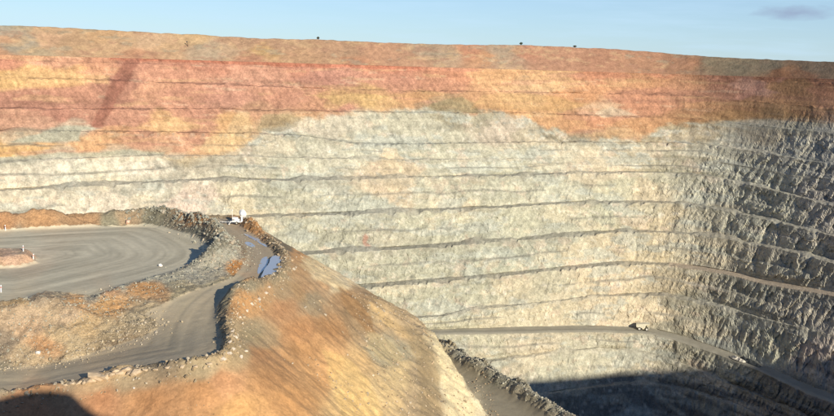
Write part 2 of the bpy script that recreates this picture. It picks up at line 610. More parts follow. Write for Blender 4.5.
WALL_SEEDS = [
    (0, 62, 214, 138, 104), (40, 61, 226, 165, 128), (30, 71, 242, 192, 112), (0, 80, 238, 188, 95), (60, 78, 236, 185, 108), (100, 68, 218, 155, 108),
    (133, 62, 190, 128, 102), (120, 84, 172, 112, 92), (108, 105, 172, 112, 90), (98, 122, 178, 118, 96), (180, 75, 218, 152, 118), (260, 78, 218, 158, 126),
    (200, 62, 206, 132, 102), (300, 64, 206, 132, 102), (400, 67, 205, 125, 92), (330, 77, 202, 138, 116), (400, 77, 208, 142, 112), (440, 82, 212, 146, 108), (460, 72, 226, 150, 105), (500, 76, 238, 185, 118),
    (560, 80, 238, 192, 125), (540, 88, 240, 198, 138), (600, 70, 196, 122, 80), (650, 70, 186, 116, 76), (640, 82, 212, 152, 92), (690, 84, 190, 128, 84), (720, 80, 160, 100, 74), (745, 87, 204, 146, 120), (730, 92, 160, 104, 78),
    (790, 84, 186, 132, 80), (834, 90, 188, 122, 84), (834, 78, 190, 120, 84), (900, 90, 186, 122, 84), (780, 76, 190, 120, 84),
    (0, 100, 186, 125, 100), (30, 100, 184, 122, 98), (70, 96, 196, 134, 104), (60, 116, 178, 116, 96), (180, 95, 208, 146, 112), (150, 90, 214, 156, 116), (230, 98, 212, 150, 122), (290, 96, 206, 144, 112), (310, 104, 208, 150, 108),
    (332, 97, 222, 182, 106), (365, 100, 230, 190, 108), (345, 108, 200, 140, 110), (395, 104, 214, 170, 108), (420, 98, 214, 162, 98), (440, 104, 164, 146, 106), (462, 107, 150, 136, 98), (480, 99, 224, 170, 112), (520, 98, 238, 196, 130), (585, 96, 224, 160, 98),
    (560, 105, 232, 176, 100), (500, 108, 226, 170, 100), (600, 108, 228, 196, 152), (640, 104, 218, 148, 104), (655, 96, 206, 138, 98), (620, 112, 214, 150, 106), (690, 96, 176, 114, 82), (740, 104, 176, 122, 74), (700, 106, 190, 132, 80), (790, 104, 178, 124, 76), (834, 106, 184, 126, 86),
    (10, 118, 198, 150, 118), (45, 122, 208, 160, 128), (100, 116, 192, 132, 106), (140, 116, 206, 146, 116), (165, 122, 238, 190, 118), (178, 126, 232, 184, 120), (200, 115, 212, 148, 118), (240, 120, 234, 186, 112), (255, 112, 200, 152, 112), (280, 120, 192, 168, 124), (300, 122, 228, 206, 166), (60, 133, 188, 184, 156), (85, 127, 190, 184, 156),
    (35, 138, 190, 184, 150), (0, 148, 240, 194, 104), (40, 148, 238, 192, 108), (100, 147, 228, 174, 106), (120, 136, 224, 168, 108), (150, 140, 208, 150, 114), (180, 146, 214, 160, 118), (200, 136, 212, 154, 116), (228, 140, 236, 196, 124), (215, 150, 234, 190, 130), (255, 132, 230, 200, 146),
    (330, 120, 218, 202, 164), (360, 112, 206, 184, 138), (400, 122, 210, 200, 160), (450, 115, 186, 172, 130), (430, 128, 214, 204, 164), (480, 118, 190, 176, 136), (500, 128, 228, 204, 166), (525, 134, 214, 194, 150), (540, 117, 222, 172, 108), (555, 132, 166, 150, 112), (570, 122, 214, 160, 98), (600, 120, 208, 142, 92), (590, 138, 176, 156, 116), (640, 124, 206, 152, 90), (625, 134, 216, 180, 122), (680, 124, 196, 144, 82), (730, 116, 182, 132, 72), (690, 134, 200, 176, 124), (770, 116, 172, 130, 78), (800, 112, 176, 126, 78), (834, 114, 180, 130, 90),
    (800, 128, 176, 164, 128), (770, 134, 180, 162, 124), (834, 130, 170, 158, 132), (880, 120, 178, 128, 88),
    (0, 157, 186, 182, 152), (50, 155, 186, 180, 150), (110, 153, 188, 180, 148), (160, 152, 200, 172, 130), (0, 172, 236, 218, 178), (60, 166, 238, 222, 184), (80, 174, 234, 220, 180), (145, 161, 242, 224, 186), (185, 167, 196, 180, 146), (175, 158, 206, 188, 150), (215, 164, 206, 196, 162), (200, 174, 220, 206, 168), (250, 150, 206, 190, 150), (238, 172, 214, 204, 166), (290, 145, 202, 194, 158), (290, 168, 206, 200, 164), (330, 158, 214, 204, 166), (360, 150, 216, 208, 170),
    (388, 165, 238, 208, 154), (392, 190, 236, 208, 158), (420, 155, 208, 202, 164), (450, 165, 214, 206, 166), (520, 158, 214, 206, 166), (560, 155, 218, 206, 166), (590, 163, 234, 212, 164), (605, 170, 236, 214, 166), (630, 150, 206, 188, 144), (660, 160, 204, 190, 148), (700, 152, 196, 182, 142), (740, 150, 186, 176, 140), (800, 150, 178, 170, 142), (834, 150, 172, 164, 140),
    (0, 195, 238, 218, 174), (60, 200, 240, 222, 180), (100, 205, 242, 222, 184), (150, 192, 226, 214, 178), (185, 202, 238, 208, 176), (205, 192, 232, 206, 172), (238, 192, 234, 216, 168), (240, 210, 236, 216, 166), (270, 195, 204, 198, 160), (330, 200, 210, 202, 164), (300, 230, 206, 200, 162), (360, 205, 208, 202, 164), (430, 190, 214, 206, 166), (500, 190, 210, 204, 166), (560, 188, 212, 206, 168), (620, 186, 216, 206, 160), (645, 190, 234, 210, 158), (665, 180, 208, 198, 156), (700, 190, 194, 184, 146), (760, 190, 182, 174, 142), (834, 190, 172, 160, 138),
    (350, 235, 202, 196, 158), (340, 262, 200, 194, 156), (360, 248, 206, 198, 160), (378, 238, 208, 198, 160), (420, 225, 210, 204, 164), (450, 215, 222, 210, 164), (480, 230, 204, 200, 164), (530, 220, 212, 206, 164), (560, 235, 196, 192, 158), (560, 215, 222, 208, 162), (600, 215, 208, 202, 160), (610, 248, 230, 208, 158), (640, 215, 214, 200, 156), (620, 270, 238, 212, 156), (650, 250, 232, 208, 152), (660, 220, 230, 206, 152), (700, 225, 196, 182, 142), (760, 222, 180, 172, 140), (700, 258, 200, 184, 140), (800, 235, 174, 164, 136), (834, 230, 170, 156, 132),
    (420, 262, 198, 194, 158), (500, 262, 194, 194, 160), (540, 258, 196, 196, 164), (575, 252, 228, 208, 158), (440, 300, 204, 198, 158), (480, 290, 204, 198, 158), (510, 283, 226, 208, 160), (560, 288, 214, 202, 158), (600, 285, 240, 214, 160), (560, 315, 232, 212, 162), (630, 300, 236, 212, 160), (640, 314, 240, 214, 162), (600, 315, 240, 214, 162), (500, 318, 226, 210, 164), (450, 322, 216, 206, 162), (665, 285, 214, 192, 144), (690, 300, 192, 180, 142), (720, 300, 186, 174, 140), (760, 290, 176, 168, 138), (800, 300, 174, 162, 134), (740, 335, 180, 172, 142), (800, 335, 176, 166, 138), (690, 325, 188, 178, 144), (815, 345, 188, 162, 136), (834, 320, 174, 160, 134), (770, 345, 190, 182, 144),
    (430, 345, 212, 202, 160), (480, 345, 216, 206, 164), (530, 345, 224, 206, 164), (600, 352, 214, 204, 164), (560, 365, 214, 206, 166), (640, 350, 216, 200, 156), (680, 355, 190, 180, 146), (730, 370, 180, 172, 142), (640, 388, 150, 146, 128), (720, 396, 132, 130, 118), (780, 392, 128, 126, 116), (830, 415, 120, 118, 110), (560, 420, 150, 146, 128), (640, 415, 128, 126, 114), (720, 420, 120, 118, 110), (834, 360, 180, 160, 134),  # lowest seeds darkened: shade of the rim put into the rock colour
]
KLIT = 1.52
# right-hand seeds lightened: their colour makes up for the grazing sun there
WALL_SEEDS = [(a_, b_, min(255, int(c_ * 1.10)), min(255, int(d_ * 1.17)), min(255, int(e_ * 1.20))) if (a_ > 660 and b_ < 122) else (a_, b_, min(255, int(c_ * 1.12)), min(255, int(d_ * 1.14)), min(255, int(e_ * 1.18))) if (a_ > 690 and 122 <= b_ < 372) else (a_, b_, c_, d_, e_) for a_, b_, c_, d_, e_ in WALL_SEEDS]


WEATHER = np.array([(-60, 158), (0, 157), (110, 155), (150, 154), (165, 158), (185, 168), (205, 160), (228, 154), (244, 144), (262, 132), (285, 124), (310, 116), (345, 113), (420, 112), (520, 113), (535, 122), (548, 131), (560, 126), (575, 136), (600, 141), (640, 138), (660, 130), (700, 124), (760, 118), (800, 112), (834, 112), (920, 120)], float)
WS_UP = [q for q in WALL_SEEDS if q[1] < np.interp(q[0], WEATHER[:, 0], WEATHER[:, 1])]
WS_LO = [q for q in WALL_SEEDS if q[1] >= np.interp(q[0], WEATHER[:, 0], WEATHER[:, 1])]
# units with a sharp outline: colour and contact as mapped on the wall
UNITS = [
    ((200, 124, 94), .75, [(110, 56), (220, 59), (300, 61.5), (420, 65), (420, 70), (300, 67), (220, 64), (110, 60)]),
    ((172, 116, 94), .9, [(128, 58), (141, 58), (136, 68), (128, 82), (118, 97), (110, 112), (102, 126), (90, 127), (98, 110), (104, 97), (113, 82), (120, 70)]),
    ((184, 180, 154), .9, [(8, 142), (30, 136), (48, 131), (66, 126), (92, 126), (96, 129), (81, 131), (80, 141), (50, 142), (30, 143)]),
    ((186, 180, 150), .85, [(-40, 162), (0, 157), (60, 153), (120, 150), (165, 152), (162, 156), (100, 156), (40, 160), (-40, 168)]),
    ((234, 190, 134), .65, [(150, 130), (153, 123), (164, 121), (172, 117), (180, 120), (190, 127), (192, 131), (170, 132)]),
    ((228, 194, 142), .6, [(200, 150), (206, 138), (228, 132), (238, 112), (250, 113), (252, 130), (246, 146), (236, 156), (214, 156)]),
    ((198, 182, 146), .8, [(160, 157), (205, 157), (246, 157), (240, 163), (205, 172), (186, 176), (176, 170)]),
    ((166, 150, 110), .75, [(424, 112), (432, 104), (446, 99), (462, 97), (474, 104), (480, 112)]),
    ((212, 156, 130), .6, [(733, 99), (746, 90), (760, 83), (768, 83), (754, 93), (742, 100)]),
    ((212, 156, 130), .6, [(774, 80), (782, 77), (785, 79), (777, 83)]),
    ((230, 206, 170), .7, [(596, 113), (610, 106), (622, 109), (636, 114), (622, 116), (604, 117)]),
    ((176, 156, 116), .7, [(256, 132), (262, 114), (290, 113), (302, 119), (296, 127), (280, 132)]),
    ((222, 184, 120), .35, [(322, 108), (330, 92), (350, 93), (384, 95), (402, 104), (372, 111), (348, 104), (336, 110)]),
    ((222, 178, 118), .5, [(470, 108), (480, 96), (520, 92), (560, 98), (590, 104), (560, 112), (520, 110)]),
    ((236, 192, 130), .5, [(-40, 92), (-40, 76), (20, 70), (60, 72), (112, 76), (110, 84), (60, 84), (30, 88), (0, 92)]),
    ((234, 210, 160), .7, [(578, 146), (590, 147), (606, 160), (612, 171), (596, 171), (586, 158)]),
    ((234, 206, 152), .6, [(384, 148), (398, 148), (402, 170), (398, 200), (388, 204), (384, 176)]),
    ((226, 142, 104), .65, [(363, 236), (366, 233), (369, 237), (368.5, 242), (373, 246), (367, 246.5), (364, 243)]),
]


def grade(c, sat=0.85):
    l = (c * np.array([.2126, .7152, .0722])).sum(1, keepdims=True)
    return l + (c - l) * sat


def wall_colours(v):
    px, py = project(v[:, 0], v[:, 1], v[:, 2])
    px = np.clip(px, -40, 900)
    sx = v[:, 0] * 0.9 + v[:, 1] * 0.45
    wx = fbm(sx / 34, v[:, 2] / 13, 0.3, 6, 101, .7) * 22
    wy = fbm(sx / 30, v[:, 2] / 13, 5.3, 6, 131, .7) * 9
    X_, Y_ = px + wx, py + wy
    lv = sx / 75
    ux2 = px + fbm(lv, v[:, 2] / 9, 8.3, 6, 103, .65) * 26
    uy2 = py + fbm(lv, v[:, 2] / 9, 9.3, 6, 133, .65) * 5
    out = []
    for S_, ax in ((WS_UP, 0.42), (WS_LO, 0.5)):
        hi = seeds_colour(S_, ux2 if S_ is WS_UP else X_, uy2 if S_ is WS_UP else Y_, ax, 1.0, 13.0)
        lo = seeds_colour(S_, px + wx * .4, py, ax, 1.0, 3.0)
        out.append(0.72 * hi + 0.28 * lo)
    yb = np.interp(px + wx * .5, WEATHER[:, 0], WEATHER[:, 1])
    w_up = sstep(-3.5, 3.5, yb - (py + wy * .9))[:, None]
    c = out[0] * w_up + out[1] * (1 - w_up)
    wu = w_up * (1 - 0.35 * sstep(600, 760, px))[:, None]
    # weathered rock: mottled ochre, pink clay and pale saprolite; fresh rock: cream and grey-green lenses

    def mott(col_, sc, sz, sd, lo_, hi_, op, wgt):
        nonlocal c
        m_ = (sstep(lo_, hi_, fbm(sx / sc, v[:, 2] / sz, sd * .37, 5, sd, .6)) * op)[:, None] * wgt
        c = c * (1 - m_) + m_ * lin(col_)
    c = c * (1 - .40 * w_up) + .40 * w_up * lin((214, 164, 134)) * (1 - .35 * sstep(640, 800, px))[:, None]
    mott((230, 188, 132), 55, 5, 811, .26, .40, .34, wu)
    mott((198, 142, 116), 60, 5, 821, .26, .40, .36, wu)
    mott((232, 200, 162), 26, 3, 831, .38, .50, .34, wu)
    mott((178, 122, 100), 24, 4, 841, .46, .58, .26, wu)
    wf = (1 - w_up) * (1 - 0.6 * sstep(690, 780, px))[:, None]
    mott((242, 218, 168), 30, 11, 851, .24, .38, .50, wf)
    mott((202, 204, 180), 34, 10, 861, .10, .26, .60, wf)
    mott((238, 206, 166), 16, 9, 871, .36, .48, .45, wf)
    mott((172, 170, 146), 7, 4, 881, .40, .55, .50, wf)
    mott((246, 232, 196), 6, 3.5, 891, .38, .52, .60, wf)
    ux = px + wx * .22
    uy = py + wy * .28
    for col_, op, poly in UNITS:
        pa = np.array(poly)
        k = (ux > pa[:, 0].min() - 6) & (ux < pa[:, 0].max() + 6) & (uy > pa[:, 1].min() - 5) & (uy < pa[:, 1].max() + 5)
        ids = np.where(k)[0]
        dd = seg_dist(ux[ids], uy[ids], poly, True)
        ins = inside(ux[ids], uy[ids], poly)
        m = (sstep(-1.2, 1.2, np.where(ins, dd, -dd)) * op)[:, None]
        c[ids] = c[ids] * (1 - m) + m * lin(col_)
    c = (grade(c, 0.92) * w_up + grade(c, 0.70) * (1 - w_up)) / KLIT
    c = c * (1 - 0.02 * wf)
    dep = sstep(85, 150, -v[:, 2])
    # veins, seams and iron staining that follow the rock
    s = v[:, 0] * 0.9 + v[:, 1] * 0.45
    band = fbm(s / 26, v[:, 2] / 3.2, 0.4, 4, 151)
    blot = fbm(s / 14, v[:, 2] / 9, 1.7, 4, 161)
    fine = fbm(s / 3.0, v[:, 2] / 2.2, 2.7, 3, 171)
    gully = fbm((s + .45 * v[:, 2]) / 3.0 + 1.5 * fbm(s / 20, v[:, 2] / 12, 0, 2, 173), v[:, 2] / 22, 6.7, 3, 175)
    crack = np.clip(1 - 9 * np.abs(fbm((s + .5 * v[:, 2]) / 17, (v[:, 2] - .2 * s) / 11, 3.3, 3, 177)), 0, 1) * np.clip(fbm(s / 40, v[:, 2] / 30, 1.3, 2, 178) + .45, 0, 1)
    strat = fbm(s / 80, v[:, 2] / 2.4, 4.4, 4, 179, .6)
    g = 1 + 0.20 * strat * (1 - dep) + 0.10 * band + 0.10 * blot + 0.16 * fine + 0.22 * gully * (1 - dep) - 0.30 * crack * (0.4 + 0.6 * dep)
    c = c * g[:, None]
    # pale wash trails down the fresh batters
    tr = np.clip(fbm((s + 0.8 * v[:, 2]) / 5.5, v[:, 2] / 40, 9.9, 3, 195) * 1.6 - 0.7, 0, 1)[:, None] * dep[:, None] * 0.4
    c = c * (1 - tr) + tr * np.array([0.56, 0.52, 0.38])
    return np.clip(c, 0.01, 0.85)


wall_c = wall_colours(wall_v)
wall_c = wall_c * (1 + (0.10 * b2 + 0.07 * b1) * (1 - 0.65 * upper)).reshape(-1)[:, None]
berm_tone = np.array([0.33, 0.30, 0.225])
# loose muck lying on the berms is crushed, duller rock
kf = np.repeat(kindrow == 0, NA)
bnd = np.repeat(bandrow, NA)
mk = kf & (bnd >= 5)
wall_c[mk] = wall_c[mk] * 0.5 + 0.5 * berm_tone * 1.15
spill = np.where(face == 1, np.clip(1 - trow[:, None] / 0.30, 0, 1), 0) * sstep(-.05, .45, fbm(SS / 5, Zz / 9, 3.6, 4, 905) + .5 * slump) * (bandrow[:, None] >= 4)
ledge = np.where(face == 1, np.exp(-((trow[:, None] + 0.12 * fbm(SS / 40, bandrow[:, None] * 2.2, 4.4, 3, 47) - .5) / .03) ** 2), 0) * np.clip(fbm(SS / 45, bandrow[:, None] * 6.1, 7.4, 3, 48) * 2 + 0.5, 0, 1) * (bandrow[:, None] >= 4)
sp = np.clip(0.55 * spill + 0.6 * ledge, 0, .7).reshape(-1)[:, None]
wall_c = wall_c * (1 - sp) + sp * berm_tone * 0.85
road_f = kf & (bnd == 9) & (np.tile(AZ, NR) > 0.28)
wall_c[road_f] = np.array([0.47, 0.38, 0.27])
road_f = kf & (bnd == 11)
wall_c[road_f] = berm_tone * (1 + 0.08 * fbm(wall_v[road_f, 0] / 9, wall_v[road_f, 1] / 9, 0, 3, 7))[:, None]

pit_wall = empty('pit_wall', (0, 900, -2))
tag(pit_wall, kind='structure')
pit_wall.matrix_world = Matrix.Translation((0, 900, -2))


def grid_quads(r0, r1):
    i = np.arange(r0, r1)[:, None]
    j = np.arange(NA - 1)[None, :]
    a = i * NA + j
    return np.stack([a, a + NA, a + NA + 1, a + 1], -1).reshape(-1, 4)


PWI = Matrix.Translation((0, -900, 2))
starts = [int(np.where((bandrow == k) & (kindrow == 0))[0][0]) for k in range(len(LINES))]
wl_v = wall_v - np.array([0, 900, -2])
haul_ramp = None
for k in range(len(LINES)):
    s0 = starts[k]
    s1 = s0 + 5
    nxt = starts[k + 1] if k + 1 < len(LINES) else None
    q = grid_quads(s0, s1)
    if k == 11:
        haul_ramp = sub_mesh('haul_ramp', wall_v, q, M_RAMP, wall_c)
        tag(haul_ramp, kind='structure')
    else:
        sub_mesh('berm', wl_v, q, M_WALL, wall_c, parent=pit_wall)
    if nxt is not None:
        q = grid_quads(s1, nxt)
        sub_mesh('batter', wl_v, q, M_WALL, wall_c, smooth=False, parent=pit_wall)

# ------------------------------------------------------------------ dump embankment above the far crest
SKY_TR = [(0, 25), (55, 27), (110, 30), (165, 33), (203, 34.5), (222, 36.2), (260, 38.3), (320, 39.3), (360, 41.5), (420, 43.5), (450, 44.5), (520, 44.7), (560, 46.5), (620, 49.2), (660, 52.5), (700, 56), (760, 59), (834, 62)]
emb_az = np.linspace(-0.75, 0.75, 1100)
tr = np.array(SKY_TR, float)
ta, tt = ray(tr[:, 0], tr[:, 1])
et = np.interp(emb_az, ta, -tt)
eR = wall_R(emb_az) + 14 + 3 * fbm(emb_az * 30, 0, 0, 3, 201)
eslope = 1 / math.tan(math.radians(34))
eh = (eR * et + 0.0) / (1 - et * eslope)
ea = emb_az * eR.mean()
eh = eh + 0.45 * fbm(ea / 6, 0, 0, 3, 205)
rows = []
for u in np.linspace(0, 1, 26):
    h = -3.2 + (eh + 3.2) * u
    r = eR + (h + 2.5) * eslope
    bulge = (fbm(ea / 16, h / 8, 0, 3, 211) * 1.4 - 0.4 * np.abs(vnoise(ea / 5.5 + 0.8 * fbm(ea / 20, h / 9, 0, 2, 217), h / 15, 3, 215))) * math.sin(math.pi * min(1, u * 1.05))
    rows.append((r + bulge, h + 0 * u))
topr = rows[-1][0]
for dd, dh in ((6, 0.1), (25, -0.6), (90, -1.5), (130, -26)):
    rows.append((topr + dd, np.maximum(eh + dh, -3.6) if dh > -10 else np.full_like(eh, -4.0)))
ev = np.concatenate([np.stack([r * np.sin(emb_az), r * np.cos(emb_az), h], -1) for r, h in rows])
ne = len(emb_az)
i = np.arange(len(rows) - 1)[:, None]
j = np.arange(ne - 1)[None]
a = i * ne + j
eq = np.stack([a, a + 1, a + ne + 1, a + ne], -1).reshape(-1, 4)
EMB_SEEDS = [(0, 30, 176, 176, 156), (18, 33, 190, 178, 150), (45, 30, 214, 176, 132), (8, 40, 232, 178, 130), (12, 47, 172, 172, 150), (28, 42, 176, 172, 148), (45, 40, 236, 186, 140), (36, 50, 190, 174, 136), (75, 42, 208, 168, 122), (100, 34, 226, 180, 124), (120, 43, 228, 186, 136), (95, 52, 214, 172, 126),
             (150, 42, 236, 196, 150), (165, 50, 224, 180, 132), (195, 36, 236, 196, 134), (205, 48, 206, 182, 148), (215, 52, 196, 178, 146), (240, 42, 206, 162, 124), (230, 50, 210, 178, 140), (263, 51, 234, 188, 116), (280, 46, 200, 156, 120), (300, 56, 216, 168, 122), (330, 48, 214, 166, 124), (345, 55, 192, 152, 116), (385, 52, 214, 158, 120), (410, 60, 212, 160, 122),
             (428, 49, 190, 166, 136), (450, 54, 192, 168, 136), (470, 52, 216, 142, 104), (485, 56, 222, 160, 110), (503, 50, 182, 166, 140), (508, 58, 190, 164, 134), (525, 53, 208, 138, 106), (550, 57, 206, 146, 112), (570, 52, 204, 146, 112), (600, 56, 196, 134, 102), (640, 58, 198, 140, 104), (670, 62, 194, 136, 100), (694, 62, 200, 138, 98), (706, 62, 160, 150, 118), (740, 64, 158, 150, 120), (770, 66, 162, 152, 122), (810, 68, 160, 140, 112), (834, 70, 160, 138, 110),
             (780, 71, 190, 128, 84), (800, 73, 180, 120, 82), (0, 52, 204, 150, 110), (140, 56, 214, 150, 110), (250, 59, 212, 146, 108), (350, 61, 214, 144, 104)]
px, py = project(ev[:, 0], ev[:, 1], ev[:, 2])
ewx = fbm(ev[:, 0] / 22, ev[:, 1] / 22, ev[:, 2] / 8, 5, 221, .6) * 13
ewy = fbm(ev[:, 0] / 18, ev[:, 1] / 18, ev[:, 2] / 6, 5, 225, .6) * 5
ec = 0.55 * seeds_colour(EMB_SEEDS, px + ewx * .6, py + ewy, 0.45, 1.0, 9) + 0.45 * seeds_colour(EMB_SEEDS, px + ewx * .3, py, 0.45, 1.0, 3)
ec = ec * .65 + .35 * lin((208, 166, 128)) * (1 - .45 * sstep(660, 730, px))[:, None]
for cc_, sc_, sd_, lo_ in (((232, 192, 140), 16, 911, .22), ((196, 146, 116), 14, 921, .26), ((184, 172, 142), 20, 931, .34)):
    m_ = (sstep(lo_, lo_ + .14, fbm(ev[:, 0] / sc_, ev[:, 1] / sc_, ev[:, 2] / 5, 5, sd_, .6)) * .45 * (1 - .7 * sstep(660, 720, px)))[:, None]
    ec = ec * (1 - m_) + m_ * lin(cc_)
ec = grade(ec, 0.92) / KLIT
ec = ec * (1 + 0.14 * fbm(ev[:, 0] / 4, ev[:, 1] / 4, ev[:, 2] / 3, 3, 231))[:, None]
ec[(len(rows) - 4) * ne:] = np.array([0.30, 0.22, 0.15])
emb = mesh_from('waste_dump_embankment', ev, eq, M_DUMP, np.clip(ec, .01, .85))
tag(emb, kind='structure')

# ------------------------------------------------------------------ plain and near rim
C0 = np.array([40.0, 420.0])
near_crest = [(845, 300), (780, 205), (655, 125), (490, 76), (340, 42), (200, 16), (120, 2), (92, 0), (52, 2), (39, 7), (31, 14), (23, 13), (14, 8), (7, 4.5), (1, 3.0), (-3, 2.6), (-14, 1), (-40, -8), (-90, -10), (-180, 10), (-330, 40), (-470, 90), (-545, 145)]
far_c = [(wall_R(a_) * math.sin(a_), wall_R(a_) * math.cos(a_)) for a_ in np.linspace(-1.25, 1.13, 160)]
far_c = [(x_ * (1 + 4 / math.hypot(x_, y_)), y_ * (1 + 4 / math.hypot(x_, y_))) for x_, y_ in far_c]


def resample(pts, step):
    pts = np.array(pts, float)
    sl_ = np.concatenate([[0], np.cumsum(np.hypot(*np.diff(pts, axis=0).T))])
    n = max(2, int(sl_[-1] / step))
    q = np.linspace(0, sl_[-1], n)
    return np.stack([np.interp(q, sl_, pts[:, 0]), np.interp(q, sl_, pts[:, 1])], -1)


nc = np.array(near_crest, float)
nc_f = resample(nc, 2.0)
ring = np.concatenate([np.array(far_c), nc_f])
ring_z = np.concatenate([np.full(len(far_c), -2.55), -1.75 + 0.35 * fbm(nc_f[:, 0] / 6, nc_f[:, 1] / 6, 0, 3, 301) + 14 * sstep(300, 500, nc_f[:, 0])])  # unseen rim, raised at the far right to lift its shadow in the pit
nx_, ny_ = nc_f[:, 0], nc_f[:, 1]
knob = np.exp(-(((nx_ - 26) / 7) ** 2 + ((ny_ - 14) / 9) ** 2))  # unseen rise added to cast the lower-left foreground shadow
ring_z[len(far_c):] += knob * 1.6
pv, pq = [], []
nring = len(ring)
for fi, fac in enumerate((1.0, 1.006, 1.03, 1.12, 1.5, 3, 6, 14)):
    p = C0 + (ring - C0) * fac
    z = ring_z * (1 if fac < 1.1 else 0.0) + (0 if fac < 1.1 else -2.6)
    pv.append(np.column_stack([p, z]))
pv = np.concatenate(pv)
for k in range(7):
    jj = np.arange(nring)
    a = k * nring + jj
    b = k * nring + (jj + 1) % nring
    pq.append(np.stack([a, b, b + nring, a + nring], -1))
pq = np.concatenate(pq)
pc = np.tile(np.array([0.36, 0.20, 0.11]), (len(pv), 1)) * (1 + 0.2 * fbm(pv[:, 0] / 40, pv[:, 1] / 40, 0, 3, 305))[:, None]
plain = mesh_from('rim_plain', pv, pq, M_PLAIN, pc)
tag(plain, kind='structure')

# near pit wall below the camera
nv = []
dirn = np.gradient(nc_f, axis=0)
dirn /= np.linalg.norm(dirn, axis=1)[:, None] + 1e-9
inn = np.stack([dirn[:, 1], -dirn[:, 0]], -1)
ks = 41
ker = np.hanning(ks)
ker /= ker.sum()
inn = np.stack([np.convolve(np.pad(inn[:, i_], ks // 2, 'edge'), ker, 'valid') for i_ in (0, 1)], -1)
inn /= np.linalg.norm(inn, axis=1)[:, None]
# the pit lies towards C0
sgn = np.sign(np.sum(inn * (C0 - nc_f), 1).mean())
inn *= sgn
for zz in np.concatenate([[0.0], np.linspace(3, 60, 12), np.linspace(75, 330, 14)]):
    off = zz * 0.34 + (fbm(nc_f[:, 0] / 14, nc_f[:, 1] / 14, zz / 14, 3, 311) * 2.0 if zz > 0 else 0)
    off = np.where(zz > 0, np.maximum(off, zz * 0.2), 0)
    p = nc_f + inn * off[:, None] if np.ndim(off) else nc_f
    nv.append(np.column_stack([p, ring_z[len(far_c):] - zz]))
nn = len(nc_f)
nl = len(nv)
nv = np.concatenate(nv)
i = np.arange(nl - 1)[:, None]
j = np.arange(nn - 1)[None]
a = i * nn + j
nq = np.stack([a, a + 1, a + nn + 1, a + nn], -1).reshape(-1, 4)
ncol = np.tile(np.array([0.40, 0.27, 0.17]), (len(nv), 1)) * (1 + 0.2 * fbm(nv[:, 0] / 12, nv[:, 1] / 12, nv[:, 2] / 8, 3, 315))[:, None]
nw = mesh_from('near_pit_wall', nv, nq, M_WALL, ncol)
tag(nw, kind='structure')

# ------------------------------------------------------------------ spur with the haul roads


def smooth_line(pts, it=2, closed=False):
    pts = [np.array(p[:2], float) for p in pts]
    for _ in range(it):
        q = []
        n = len(pts)
        rng = range(n) if closed else range(n - 1)
        if not closed:
            q.append(pts[0])
        for k in rng:
            a_, b_ = pts[k], pts[(k + 1) % n]
            q += [a_ * .75 + b_ * .25, a_ * .25 + b_ * .75]
        if not closed:
            q.append(pts[-1])
        pts = q
    return [tuple(p) for p in pts]


ZA = -50.0
edge_px = [(0, 399, -57.3), (35, 389, -56.2), (90, 381, -55), (130, 373, -53.5), (200, 366, -51), (225, 360, -50.3), (236, 346, -50), (232, 328, -50), (236, 309, -50), (256, 295, -50), (278, 280, -50), (288, 266, -50), (285, 252, -50), (270, 239, -50), (256, 229, -50), (246, 221, -50), (236, 217.5, -50), (200, 216.5, -50), (150, 215, -50), (90, 214.5, -50), (0, 214, -50)]
EDGE = [at(*p) for p in edge_px]
EDGE_OPEN = smooth_line([(-200, 128), (-110, 142)] + EDGE + [(-220, 300)], 2)
PLAT = EDGE_OPEN + [(-260, 300), (-260, 100)]

A_px = [(120, 218), (150, 217), (172, 220), (192, 226.5), (212, 235), (224, 244), (224, 252), (212, 260.5), (182, 270), (140, 280.5), (100, 290.5), (66, 299), (30, 304), (-20, 309)]
A_LINE = smooth_line([(-190, 262), at(-60, 224.5, -48.5), at(0, 223.5, -48.5), at(60, 220, -48.5)] + [at(p[0], p[1], -48.5) for p in A_px] + [(-190, 178)], 2)
A_POLY = A_LINE
M_px = [(-60, 380, -57.8), (0, 366, -56.8), (40, 358, -55.8), (75, 352, -55), (100, 343, -54), (140, 331, -52.3), (160, 319, -51), (150, 308, -50.3), (120, 298, -50)]
M_LINE = smooth_line([(-200, 140), (-120, 152)] + [at(*p) for p in M_px], 2)
M_POLY = M_LINE + [(-60, 260), (-300, 260), (-300, 140)]
ISLAND = [at(px_, py_, -50) for px_, py_ in ((-60, 270), (0, 268), (20, 267), (35, 263), (36, 258), (28, 255), (0, 255), (-60, 257))]
C_OUT = smooth_line([(-75, 352), (-30, 340), at(445, 346, -92), at(470, 359, -92), at(510, 382, -92), at(545, 402, -92), at(572, 418, -92), (64, 190), (100, 140), (160, 100), (300, 80)], 2)
C_IN = smooth_line([(-80, 332), (-34, 322), (-6, 303), (5, 284), (16, 252), (20, 228), (34, 196), (70, 130), (140, 84), (300, 55)], 2)
C_POLY = list(C_OUT) + list(reversed(C_IN))
IN_POLY = list(C_IN) + [(300, 0), (-400, 0), (-400, 400), (-80, 400)]


